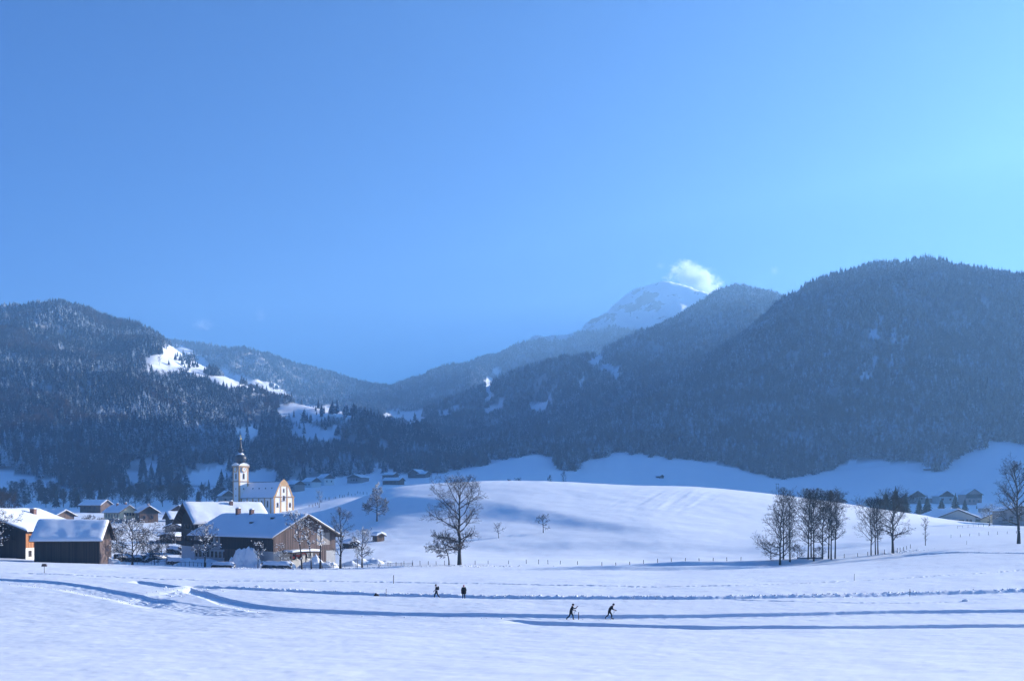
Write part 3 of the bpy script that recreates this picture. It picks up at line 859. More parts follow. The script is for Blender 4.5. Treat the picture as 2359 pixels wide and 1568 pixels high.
for x, Y, s, lab in ((1775, 240, .9, 'leafless bush left of the first tree of the long row'), (1836, 242, .7, 'leafless bush in the gap between the two halves of the long row'), (1886, 242, .6, 'low leafless bush among the middle stems of the long row')):
    o = plant(x, Y, under, lab, s, x, 'leafless bushes under the long row of trees', 'bare_bush'); o['category'] = 'bush'
for x, Y, me_, s, rz, lab in ((2006, 243, SLIM[2], .86, 1.0, 'left slim tree of the short row right of the long row'), (2016, 244, SLIM[1], .84, 2.2, 'second slim tree of the short row beside the thick tree'), (2022, 243, SLIM[3], .86, 3.0, 'slim tree touching the thick tree of the short row')):
    plant(x, Y, me_, lab, s, rz, 'slim leafless trees in the short row')
thick = tree_meshes(122, H=13.6, tr=.30, clear=.2, spread=.38, ang=(72, 22), n1=22, n2=9, n3=7, n4=3, prof='oval', crook=.12, tw=.023)
plant(2056, 244, thick, 'thick leafless tree with a broad crown at the right end of the short row', 1.0, .5)
sap = tree_meshes(123, H=7.0, tr=.08, clear=.12, spread=.22, ang=(45, 15), n1=15, n2=6, n3=4, n4=2, prof='fan', crook=.12, tw=.024)
plant(2131, 262, sap, 'thin leafless sapling alone right of the short row of trees', 1.0)
rightt = tree_meshes(124, H=18.6, tr=.38, clear=.24, spread=.34, ang=(72, 20), n1=22, n2=9, n3=6, n4=3, prof='oval', crook=.13, tw=.022, lean=(-.07, 0), snow=.05)
plant(2346, 246, rightt, 'tall leafless tree at the right edge of the picture in front of the grey house', 1.0)
plant(2279, 372, tree_meshes(125, H=7.4, tr=.15, clear=.28, spread=.5, ang=(80, 45), n1=12, n2=8, n3=6, n4=3, prof='round', crook=.2, snow=.25, tw=.024), 'small dark leafless tree in front of the low house on the right', .95)

snowy = tree_meshes(130, H=9.2, tr=.2, clear=.16, spread=.5, ang=(68, 30), n1=16, n2=8, n3=6, n4=3, prof='round', crook=.2, snow=.6, tw=.03)
plant(305, 233, snowy, 'snow laden leafless tree with forked trunk beside the dark barn', 1.08)
farm_a = tree_meshes(131, H=8.8, tr=.19, clear=.25, spread=.36, ang=(62, 25), n1=15, n2=8, n3=7, n4=3, prof='round', crook=.17, snow=.3, tw=.02)
farm_b = tree_meshes(132, H=6.0, tr=.1, clear=.35, spread=.28, ang=(58, 25), n1=9, n2=7, n3=5, n4=2, prof='round', crook=.15, snow=.25, tw=.018)
farm_c = tree_meshes(133, H=12.0, tr=.17, clear=.45, spread=.24, ang=(52, 25), n1=12, n2=8, n3=6, n4=3, prof='fan', crook=.17, lean=(-.16, 0), snow=.35, tw=.026)
farm_d = tree_meshes(134, H=13.2, tr=.25, clear=.2, spread=.30, ang=(50, 22), n1=14, n2=8, n3=5, n4=3, prof='fan', crook=.2, snow=.12, tw=.022)
knob = tree_meshes(135, H=9.5, tr=.24, clear=.5, spread=.12, ang=(70, 40), n1=12, n2=5, n3=3, n4=1, prof='round', crook=.3, snow=.9, tw=.02)
plant(472, 234, farm_a, 'leafless tree with a snowy fork before the left end of the long farmhouse', 1.05)
plant(594, 234, farm_b, 'thin young tree in front of the dark side wall of the long farmhouse', .98)
plant(647, 234, farm_b, 'thin young tree at the front corner of the long farmhouse', .92, 2.0)
plant(695, 233, farm_c, 'left leaning leafless tree before the lean-to of the farmhouse gable', 1.05)
plant(717, 233, farm_c, 'slender left leaning tree before the middle of the farmhouse gable', .9, .5)
plant(738, 233, knob, 'knobby pollarded tree with snow clumps before the farmhouse gable', 1.05)
plant(784, 233, farm_d, 'tall many stemmed leafless tree at the right corner of the farmhouse', 1.0)
plant(834, 234, farm_a, 'leafless tree beside the snow heaps right of the farmhouse', .95, 1.3)
plant(823, 236, farm_b, 'small leafless tree left of the snow heaps right of the farmhouse', .75, .3)
plant(770, 330, farm_d, 'leafless tree on the slope behind the farmhouse gable', .5, 1.0)
plant(735, 560, farm_b, 'small reddish leafless tree on the slope right of the church', 1.5, 1.0)
plant(-6, 236, snowy, 'snowy leafless tree cut by the left picture edge before the farmhouse', 1.1, 2.0)

garden = tree_meshes(136, H=9.0, tr=.2, clear=.12, spread=.46, ang=(70, 30), n1=18, n2=9, n3=7, n4=3, prof='round', crook=.2, snow=.22, tw=.034)
for x, Y, s_, rz in ((345, 262, .6, 0), (372, 285, .6, 1), (330, 300, .75, 2), (282, 258, .55, 3), (424, 284, .5, 4), (236, 345, .75, 5), (205, 362, .7, 6), (396, 338, .7, 1.5), (268, 300, .7, 3.5), (356, 245, .4, .7)):
    plant(x, Y, garden, 'dark leafless fruit tree in the village gardens between barn and farmhouse', s_, rz, 'dark fruit trees in the village gardens')
# bare wood along the stream behind the village
FARB = [tree_meshes(140 + i, H=13.5, tr=.2, clear=.14, spread=.3, ang=(60, 22), n1=18, n2=8, n3=6, n4=2, prof='round', crook=.14, tw=.075) for i in range(3)]
ri = random.Random(5)
spots = [(ri.uniform(-40, 420), ri.uniform(720, 1010)) for _ in range(95)] + [(ri.uniform(420, 620), ri.uniform(780, 1000)) for _ in range(26)] + [(ri.uniform(-30, 24), ri.uniform(480, 560)) for _ in range(3)]
for i, (x, Y) in enumerate(spots):
    plant(x, Y, FARB[i % 3], 'purple brown leafless tree in the bare wood behind the village roofs', ri.uniform(.6, 1.15), ri.uniform(0, 6), 'leafless trees of the bare wood behind the village')
for i in range(34):
    x, Y = ri.uniform(-10, 560), ri.uniform(740, 1050)
    o = link('spruce_tree', SPRUCE[i % 5]); p = on(x, Y); h = ri.uniform(9, 19)
    o.location = p - Vector((0, 0, .4)); o.scale = (h * 1.15, h * 1.15, h); o.rotation_euler = (0, 0, ri.uniform(0, 6))
    tag(o, 'dark spruce standing among the leafless trees behind the village', 'tree', 'spruces in the bare wood behind the village')
dense = spruce_mesh('conifer', 31, r=.26, tiers=8, pts=10)
slimc = spruce_mesh('conifer', 32, r=.2, tiers=8, pts=9)
for me_ in (dense, slimc): me_.materials[0] = M['spruce_dark']
for x, Y, h, w, lab in ((2040, 520, 13.0, 1.1, 'dark conifer left in the cluster behind the short row of trees'), (2062, 515, 15.0, .9, 'tallest dark conifer of the cluster behind the short row of trees'), (2084, 525, 11.0, 1.2, 'dark conifer right in the cluster behind the short row of trees'),
        (2117, 530, 10.5, .8, 'slim dark conifer left of the low house on the right'), (2135, 520, 11.5, 1.0, 'dark conifer against the left end of the low house'), (2168, 600, 10.0, 1.1, 'dark round conifer behind the roof of the low house'), (2200, 610, 12.5, .9, 'pointed dark conifer behind the low house roof'),
        (2222, 640, 9.0, .8, 'small pointed conifer beside the reddish house')):
    o = link('conifer', dense if w >= 1 else slimc); k = 1.15 if w >= 1 else 1.5
    o.location = on(x, Y) - Vector((0, 0, .3)); o.scale = (h * w * k, h * w * k, h)
    tag(o, lab, 'tree', 'dark conifers around the houses on the right')
for x, Y, h, lab in ((2256, 1330, 30, 'taller of two lone spruces on the shaded meadow at the right'), (2270, 1330, 24, 'shorter of two lone spruces on the shaded meadow at the right'), (2205, 1300, 14, 'small lone spruce on the shaded meadow below the wood')):
    o = link('spruce_tree', SPRUCE[2]); X = (x - CX) / F * Y
    o.location = (X, Y, float(terrain_z(np.array([X]), np.array([Y]))[0][0]) - .4); o.scale = (h * 1.2, h * 1.2, h)
    tag(o, lab, 'tree', 'lone spruces on the shaded meadow')
rnd = tree_meshes(150, H=10, tr=.2, clear=.12, spread=.46, ang=(80, 30), n1=14, n2=7, n3=6, n4=2, prof='round', crook=.12, tw=.07)
tallr = tree_meshes(151, H=18, tr=.22, clear=.15, spread=.22, ang=(50, 20), n1=14, n2=7, n3=5, n4=2, prof='round', crook=.12, tw=.07)
for x, Y, me_, s, lab in ((1172, 1010, rnd, .7, 'left of two round frosted trees on the meadow behind the hill crest'), (1193, 1010, rnd, .85, 'right of two round frosted trees on the meadow behind the hill crest'), (1266, 1010, tallr, .75, 'tall frosted tree behind the crest of the white hill'), (1298, 1050, tallr, .8, 'frosted tree at the tip of the wooded tongue behind the hill crest')):
    plant(x, Y, me_, lab, s, x, 'frosted trees on the meadow behind the hill crest')
for x, Y, s, lab in ((1860, 480, .9, 'leafless treetops left behind the crest over the long row'), (1885, 482, 1.0, 'leafless treetops in the middle behind the crest over the long row'), (1912, 484, 1.0, 'leafless treetops right behind the crest over the long row'), (2030, 505, .9, 'leafless treetops beside the dark conifers'), (2075, 500, 1.0, 'leafless treetops among the dark conifers')):
    plant(x, Y, FARB[0], lab, s * .55, x, 'leafless treetops behind the hill crest')
# ------------------------------------------------------------------ buildings
def wood_material(name, c1, c2, plank=0.22, grain=1.0):
    m, n, l, b = mat(name)
    tc = n.new('ShaderNodeTexCoord')
    sep = n.new('ShaderNodeSeparateXYZ'); l.new(tc.outputs['Object'], sep.inputs[0])
    q = mathn(n, l, 'ADD', sep.outputs['X'], sep.outputs['Y'])
    pi_ = mathn(n, l, 'DIVIDE', q, plank)
    fl = mathn(n, l, 'FLOOR', pi_)
    wn = n.new('ShaderNodeTexWhiteNoise'); wn.noise_dimensions = '1D'; l.new(fl, wn.inputs['W'])
    mp = n.new('ShaderNodeMapping'); mp.inputs['Scale'].default_value = (2.2, 2.2, .16); l.new(tc.outputs['Object'], mp.inputs['Vector'])
    t = noise_node(n, l, 1.6, 6, mp.outputs['Vector'], .65)
    f = mathn(n, l, 'ADD', mathn(n, l, 'MULTIPLY', wn.outputs['Value'], .45), mathn(n, l, 'MULTIPLY', t.outputs['Fac'], .75 * grain))
    c = ramp(n, l, f, [(.3, c1), (.8, c2)])
    fr = mathn(n, l, 'FRACT', pi_)
    gap = mathn(n, l, 'LESS_THAN', fr, .09)
    l.new(mixc(n, l, gap, c.outputs['Color'], tuple(x * .35 for x in c1)), b.inputs['Base Color'])
    bm = n.new('ShaderNodeBump'); bm.inputs['Strength'].default_value = .6; bm.inputs['Distance'].default_value = .03
    l.new(mathn(n, l, 'SUBTRACT', t.outputs['Fac'], gap), bm.inputs['Height']); l.new(bm.outputs['Normal'], b.inputs['Normal'])
    b.inputs['Roughness'].default_value = .85
    return m
def plaster_material(name, c, var=.12, sc=.8):
    m, n, l, b = mat(name)
    t = noise_node(n, l, sc, 6, n.new('ShaderNodeTexCoord').outputs['Object'], .6)
    l.new(mixc(n, l, t.outputs['Fac'], tuple(x * (1 - var * 1.6) for x in c), tuple(min(1, x * (1 + var * .4)) for x in c)), b.inputs['Base Color'])
    b.inputs['Roughness'].default_value = .9
    return m
M['wood_dark'] = wood_material('wood_dark', (.012, .009, .010), (.042, .030, .026))
M['wood_grey'] = wood_material('wood_grey', (.05, .032, .028), (.17, .115, .10), .26)
M['wood_orange'] = wood_material('wood_orange', (.22, .075, .025), (.48, .20, .07), .24)
M['wood_brown'] = wood_material('wood_brown', (.06, .035, .025), (.16, .10, .07))
M['white_plaster'] = plaster_material('white_plaster', (.72, .71, .68))
M['church_white'] = plaster_material('church_white', (.88, .85, .80), .04)
M['farm_plaster'] = plaster_material('farm_plaster', (.50, .49, .47), .2)
M['cream_plaster'] = plaster_material('cream_plaster', (.70, .58, .36))
M['ochre'] = plaster_material('ochre', (.62, .36, .15), .1)
M['ochre_dark'] = plaster_material('ochre_dark', (.40, .25, .13), .1)
M['grey_plaster'] = plaster_material('grey_plaster', (.30, .27, .26))
M['teal_plaster'] = plaster_material('teal_plaster', (.52, .56, .55))
M['pink_plaster'] = plaster_material('pink_plaster', (.50, .30, .26))
M['brick'] = plaster_material('brick', (.20, .11, .09), .3, 4)
M['roof_board'] = wood_material('roof_board', (.03, .022, .02), (.09, .065, .055), .5)
M['roof_snow'] = snow_material('roof_snow', ((0.5, 0.10), (2.5, 0.03)), 0.3)
M['stone'] = plaster_material('stone', (.28, .27, .26), .3, 3)
def plain(name, c, rough=.6, metal=0.0, spec=.4):
    m, n, l, b = mat(name)
    t = noise_node(n, l, 3.0, 4, n.new('ShaderNodeTexCoord').outputs['Object'])
    l.new(mixc(n, l, t.outputs['Fac'], tuple(x * .82 for x in c), tuple(min(1, x * 1.15) for x in c)), b.inputs['Base Color'])
    b.inputs['Roughness'].default_value = rough; b.inputs['Metallic'].default_value = metal; b.inputs['Specular IOR Level'].default_value = spec
    return m
M['glass'] = plain('glass', (.012, .014, .018), .12, 0, .6)
M['frame_wood'] = plain('frame_wood', (.07, .045, .035))
M['frame_white'] = plain('frame_white', (.75, .74, .72))
M['copper_dark'] = plain('copper_dark', (.032, .032, .04), .45, .3)
M['gold'] = plain('gold', (.85, .62, .22), .3, .9)
M['black_iron'] = plain('black_iron', (.02, .02, .022), .5)
M['tractor_red'] = plain('tractor_red', (.50, .07, .03), .4)
M['rubber'] = plain('rubber', (.015, .015, .016), .8)
M['post_wood'] = plain('post_wood', (.075, .06, .055), .9)

class MB:
    def __init__(s): s.V, s.F, s.m = [], [], []
    def box(s, x0, x1, y0, y1, z0, z1, mi=0):
        b = len(s.V)
        s.V += [(x, y, z) for x in (x0, x1) for y in (y0, y1) for z in (z0, z1)]
        s.F += [tuple(b + i for i in q) for q in ((0, 1, 3, 2), (4, 6, 7, 5), (0, 4, 5, 1), (2, 3, 7, 6), (0, 2, 6, 4), (1, 5, 7, 3))]
        s.m += [mi] * 6
        return s
    def prism(s, poly, y0, y1, mi=0):
        """polygon in local x, z (counter-clockwise) pushed from y0 to y1"""
        b = len(s.V); k = len(poly)
        s.V += [(x, y0, z) for x, z in poly] + [(x, y1, z) for x, z in poly]
        s.F.append(tuple(range(b, b + k))); s.F.append(tuple(range(b + 2 * k - 1, b + k - 1, -1)))
        for i in range(k):
            j = (i + 1) % k
            s.F.append((b + j, b + i, b + k + i, b + k + j))
        s.m += [mi] * (k + 2)
        return s
    def cyl(s, p, q, r0, r1, n=10, mi=0):
        p, q = Vector(p), Vector(q); d = (q - p).normalized(); u = d.orthogonal().normalized(); w = d.cross(u); b = len(s.V)
        for c, r in ((p, r0), (q, r1)):
            for j in range(n):
                a = 2 * math.pi * j / n; s.V.append(tuple(c + (u * math.cos(a) + w * math.sin(a)) * r))
        for j in range(n):
            k = (j + 1) % n; s.F.append((b + j, b + k, b + n + k, b + n + j)); s.m.append(mi)
        s.F.append(tuple(b + n - 1 - j for j in range(n))); s.F.append(tuple(b + n + j for j in range(n))); s.m += [mi, mi]
        return s
    def lathe(s, prof, n=16, c=(0, 0), mi=0):
        b = len(s.V)
        for r, z in prof:
            for j in range(n):
                a = 2 * math.pi * j / n; s.V.append((c[0] + r * math.cos(a), c[1] + r * math.sin(a), z))
        for i in range(len(prof) - 1):
            for j in range(n):
                k = (j + 1) % n; s.F.append((b + i * n + j, b + i * n + k, b + (i + 1) * n + k, b + (i + 1) * n + j)); s.m.append(mi)
        return s
    def build(s, name, mats, parent=None, smooth=False):
        return link(name, mesh_from(name, s.V, s.F, mats if isinstance(mats, list) else [mats], s.m, smooth), parent)

WCACHE = {}
def window(parent, loc, ax, w, h, fm='frame_wood', arch=False, bars=True):
    """frame with recessed dark pane; ax: rotation about z so that local -y looks out of the wall"""
    key = (round(w, 2), round(h, 2), fm, arch, bars)
    if key not in WCACHE:
        t = min(.12, w * .14)
        fb = MB()
        for x0, x1, z0, z1 in ((-w / 2, -w / 2 + t, 0, h), (w / 2 - t, w / 2, 0, h), (-w / 2 + t, w / 2 - t, 0, t), (-w / 2 + t, w / 2 - t, h - t, h)): fb.box(x0, x1, -.09, .02, z0, z1)
        if bars: fb.box(-.03, .03, -.06, .01, t, h - t)
        fb.box(-w / 2 - .08, w / 2 + .08, -.16, .0, -.09, -.002)
        if arch:
            pts = [(w / 2 * math.cos(a), h + .002 + w / 2 * math.sin(a)) for a in np.linspace(0, math.pi, 9)]
            inn = [((w / 2 - t) * math.cos(a), h + .002 + (w / 2 - t) * math.sin(a)) for a in np.linspace(0, math.pi, 9)]
            for i in range(8):
                b0 = len(fb.V)
                fb.V += [(pts[i][0], -.09, pts[i][1]), (pts[i + 1][0], -.09, pts[i + 1][1]), (inn[i + 1][0], -.09, inn[i + 1][1]), (inn[i][0], -.09, inn[i][1])]
                fb.F.append((b0, b0 + 3, b0 + 2, b0 + 1)); fb.m.append(0)
        fr = mesh_from('window', fb.V, fb.F, [M[fm]], fb.m)
        pb = MB().box(-w / 2 + t * .5, w / 2 - t * .5, -.035, .0, t * .5, h - t * .5)
        if arch: pb.prism([((w / 2 - t * .5) * math.cos(a), h - t * .4 + (w / 2 - t * .5) * math.sin(a)) for a in np.linspace(0, math.pi, 9)], -.037, .0)
        WCACHE[key] = (fr, mesh_from('pane', pb.V, pb.F, [M['glass']], pb.m))
    o = link('window', WCACHE[key][0], parent)
    o.location = loc; o.rotation_euler = (0, 0, ax)
    link('pane', WCACHE[key][1], o)
    return o

def roof_snow_mesh(W, L, eave, ridge, oh, thick, seed, y0=0.0, nx=22, ny=18, sag=0.0):
    """one pillow of snow over both slopes, rounded off at the eaves and verges"""
    hw = W / 2 + oh
    sl = (ridge - eave) / (W / 2)
    ez = eave - sl * oh
    us = np.concatenate([[-1, -.992, -.97], np.linspace(-.93, .93, nx), [.97, .992, 1]])
    vs = np.concatenate([[0, .006, .03], np.linspace(.07, .93, ny), [.97, .994, 1]])
    U, Vv = np.meshgrid(us, vs)
    ed = np.minimum(1 - np.abs(U), .08) / .08
    ev = np.minimum(np.minimum(Vv, 1 - Vv), .06) / .06
    rnd_ = np.sqrt(np.clip(1 - (1 - ed) ** 2, 0, 1)) * np.sqrt(np.clip(1 - (1 - ev) ** 2, 0, 1))
    X = U * (hw + .04)
    Y = y0 - oh - .04 + Vv * (L + 2 * oh + .08)
    base = ridge - sl * np.sqrt(X * X + .25 * thick) + .02 + .04
    th = thick * (.15 + .85 * rnd_) * (1 + .22 * fbm(X / 2.2 + seed, Y / 2.2, seed, 3))
    top = base + th + 0.0 * X
    return grid_mesh('roof_snow', X, Y, top, [M['roof_snow']]), X, Y, base

def roof_snow(parent, W, L, eave, ridge, oh, thick, seed=1, y0=0.0):
    me, X, Y, base = roof_snow_mesh(W, L, eave, ridge, oh, thick, seed, y0)
    # close the sheet with a skirt down to the roof boards
    bm = bmesh.new(); bm.from_mesh(me)
    ee = [e for e in bm.edges if e.is_boundary]
    r = bmesh.ops.extrude_edge_only(bm, edges=ee)
    sl = (ridge - eave) / (W / 2)
    for v in [g for g in r['geom'] if isinstance(g, bmesh.types.BMVert)]:
        v.co.z = ridge - sl * abs(v.co.x) + .015
    bm.normal_update()
    bm.to_mesh(me); bm.free()
    for p in me.polygons: p.use_smooth = True
    return link('roof_snow', me, parent)

def gable_house(name, label, loc, phi, W, L, eave, ridge, wall='white_plaster', upper=None, h1=0.0, oh=1.0, thick=.45, gable=None, cat='house', group=None, wins=(), chim=(), seed=1, down=3.0, fm='frame_wood', thin=.2):
    """gable end faces local -y, ridge runs along +y"""
    o = empty(name, loc, R(phi)); tag(o, label, cat, group)
    hw = W / 2
    sl = (ridge - eave) / hw
    if upper and h1 > 0:
        MB().box(-hw, hw, 0, L, -down, h1).build('wall', M[wall], o)
        MB().prism([(-hw - .05, h1), (hw + .05, h1), (hw + .05, eave - .05 * sl), (0, ridge), (-hw - .05, eave - .05 * sl)], -.05, L + .05).build('upper_wall', M[upper], o)
    else:
        MB().prism([(-hw, -down), (hw, -down), (hw, eave), (0, ridge), (-hw, eave)], 0, L).build('wall', M[wall], o)
    if gable:
        MB().prism([(-hw - .08, eave - .9), (hw + .08, eave - .9), (hw + .08, eave - .1), (0, ridge - .03), (-hw - .08, eave - .1)], -.11, -.055).build('gable_cladding', M[gable], o)
    rb = MB()
    xo = hw + oh; zo = ridge - sl * xo
    for s_ in (-1, 1):
        poly = [(0, ridge + .005), (0, ridge - thin), (s_ * xo, zo - thin), (s_ * xo, zo + .005)]
        if s_ > 0: poly = poly[::-1]
        rb.prism([(x, z + .01) for x, z in poly], -oh, L + oh)
    rb.build('roof', M['roof_board'], o)
    # barge boards on the front verge
    for s_ in (-1, 1):
        p = [(0, ridge + .02), (0, ridge - .34), (s_ * (xo + .03), zo - .34), (s_ * (xo + .03), zo + .02)]
        MB().prism(p if s_ < 0 else p[::-1], -oh - .07, -oh - .003).build('barge_board', M['frame_wood'], o)
    if thick > 0: roof_snow(o, W, L, eave, ridge, oh, thick, seed)
    for f, u, z, w, h in wins:
        if f == 'g': window(o, (u, -.06, z), 0, w, h, fm)
        elif f == 'l': window(o, (-hw - .06, u, z), -math.pi / 2, w, h, fm)
        else: window(o, (hw + .06, u, z), math.pi / 2, w, h, fm)
    for cx, cy, cw, ch in chim:
        zt = ridge - sl * abs(cx)
        c = MB().box(cx - cw / 2, cx + cw / 2, cy - cw / 2, cy + cw / 2, zt - .5, zt + thick + ch).box(cx - cw / 2 - .08, cx + cw / 2 + .08, cy - cw / 2 - .08, cy + cw / 2 + .08, zt + thick + ch + .002, zt + thick + ch + .12).build('chimney', M['brick'], o)
        MB().lathe([(cw * .62, zt + thick + ch + .122), (cw * .6, zt + thick + ch + .25), (cw * .35, zt + thick + ch + .38), (.0, zt + thick + ch + .41)], 8, (cx, cy)).build('chimney_snow', M['snow_clump'], c, True)
    return o

def seat(x, row, Y):
    """the distance near Y at which the land is seen at that row"""
    Ys = np.linspace(Y * .72, Y * 1.35, 240)
    z = terrain_z((x - CX) / F * Ys, Ys)[0] if Y > 1050 else ground0((x - CX) / F * Ys, Ys)
    r = HZ - F * z / Ys
    k = int(np.argmin(np.abs(r - row) + 0.01 * np.abs(Ys / Y - 1) * 100))
    return Vector(((x - CX) / F * Ys[k], Ys[k], float(z[k])))

def at(x, row, Y): return Vector(((x - CX) / F * Y, Y, (HZ - row) / F * Y))

# the long farmhouse with its barn gable
z0 = at(703, 1292, 245)
fh = gable_house('farmhouse', 'long farmhouse with a weathered brown barn gable and snow covered roof', z0, 48, 17.6, 33, 6.3, 10.9, 'farm_plaster', 'wood_grey', 2.5, 1.3, .42,
  wins=[('l', 32 - i * 1.75, .6, .85, 1.35) for i in range(12)], chim=((-.9, 26, .95, 1.3), (-.7, 20.5, .9, .9)), seed=3)
MB().box(-8.92, -8.856, -.02, 21.5, 2.52, 6.0).build('side_cladding', M['wood_dark'], fh)
MB().box(-8.92, -8.856, 21.502, 33.0, 2.6, 6.15).build('plaster_bay', M['farm_plaster'], fh)
for i in range(5): window(fh, (-8.925, 22.8 + i * 2.1, 4.3), -math.pi / 2, .9, 1.35)
bal = MB().box(-10.1, -8.93, 25.5, 33.2, 3.55, 3.68); bal.box(-10.12, -10.05, 25.5, 33.2, 3.69, 4.55).box(-10.12, -8.93, 25.42, 25.49, 3.69, 4.55); bal.build('balcony', M['wood_dark'], fh)
MB().box(-8.95, -8.855, 15.2, 19.6, -.4, 2.7).build('barn_door', M['wood_brown'], fh)
MB().box(3.2, 7.0, -.12, -.056, 3.7, 6.6).build('barn_door', wood_material('wood_pale', (.22, .19, .17), (.42, .37, .33), .45), fh)
MB().box(2.4, 6.0, -.1, -.003, -.3, 2.36).build('stable_door', M['wood_grey'], fh)
MB().box(-8.9, 8.9, -.09, -.052, 2.38, 2.52).build('string_board', M['frame_wood'], fh)
for x_ in (-2.0, 1.0): window(fh, (x_, -.01, .5), 0, .9, 1.4, 'frame_white')
lt = MB().prism([(-6.2, 2.05), (2.0, 2.05), (2.0, 2.25), (-6.2, 2.25)], -3.2, -.01); lt.build('lean_to_roof', M['roof_board'], fh)
me, *_ = roof_snow_mesh(7.6, 2.8, 2.26, 2.4, .3, .5, 9, 0, 14, 8)
o_ = link('lean_to_snow', me, fh); o_.location = (-2.1, -3.1, 0)
for x_ in (-6.0, -2.1, 1.8): MB().box(x_ - .1, x_ + .1, -3.1, -2.9, -2, 2.048).build('lean_to_post', M['frame_wood'], fh)
for rr, (hx, hy) in enumerate(((-2.6, 9.0), (-4.7, 14.5))):
    zz = 10.9 - (4.6 / 8.8) * abs(hx)
    hb = MB().box(hx - .4, hx + .4, hy - .5, hy + .5, zz - .2, zz + .62); hb.build('roof_hatch', M['black_iron'], fh)

# house behind it, dark timber gable turned to the left
hc = gable_house('timber_house', 'tall dark timber house with balconies and bright snowy roof behind the farmhouse', at(437, 1285, 276), -56, 14.5, 17.5, 10.2, 14.6, 'white_plaster', 'wood_dark', 3.2, 1.9, .5,
  wins=[('g', -4 + i * 2.7, 4.4, 1.0, 1.3) for i in range(4)] + [('g', -4 + i * 2.7, 7.6, 1.0, 1.3) for i in range(4)], chim=((1.6, 10.5, .8, .7),), seed=5)
for zz in (3.5, 6.8):
    MB().box(-7.6, 7.6, -1.3, -.06, zz, zz + .14).box(-7.6, 7.6, -1.36, -1.28, zz + .15, zz + 1.05).build('balcony', M['wood_dark'], hc)

# left farmhouse with the orange timber wall
ha = gable_house('farmhouse', 'farmhouse at the left edge with sunlit orange timber wall above white ground floor', Vector((-121.4, 238.7, -11.5)), -10, 25.2, 22, 6.8, 11.2, 'white_plaster', 'wood_orange', 2.6, 1.3, .5,
  wins=[('r', 1.5 + i * 2.2, .7, .95, 1.3) for i in range(9)] + [('r', 1.5 + i * 2.6, 4.2, .9, 1.2) for i in range(8)], chim=((4.2, 15, 1.1, 1.0), (-3, 8, 1.1, 1.0)), seed=7)
MB().prism([(-12.66, -1.5), (12.66, -1.5), (12.66, 6.75), (0, 11.1), (-12.66, 6.75)], -.13, -.053).build('gable_cladding', M['wood_dark'], ha)  # front gable lies in shade; that darkness is put into its cladding colour
MB().box(-10, 10, -1.3, -.14, 4.2, 4.35).box(-10, 10, -1.36, -1.28, 4.36, 5.3).build('balcony', M['wood_dark'], ha)
# barn in front of it
hb_ = gable_house('barn', 'dark weathered timber barn with thick snow on its roof near the left edge', at(243, 1298, 229), 97, 10.2, 13.2, 5.7, 9.5, 'wood_dark', None, 0, .75, .5, cat='barn', seed=9)
MB().box(-4.7, 4.7, -.07, -.004, -1, 5.45).build('gable_boards', M['wood_grey'], hb_)
for k in range(7):
    MB().box(-4.86, -4.806, .6 + k * 1.9, .68 + k * 1.9, -1, 5.4).build('batten', M['wood_grey'], hb_)
# small hut right of the farm
gable_house('hut', 'small wooden hut under a thick snow cap right of the farmhouse', seat(877, 1246, 272), 40, 2.6, 2.6, 1.9, 2.5, 'wood_brown', None, 0, .4, .6, cat='hut', seed=11)
gable_house('shed', 'low snow covered shed close to the right end of the farmhouse', seat(815, 1262, 268), 30, 3.0, 5.0, 1.6, 2.3, 'wood_dark', None, 0, .4, .55, cat='shed', seed=12)

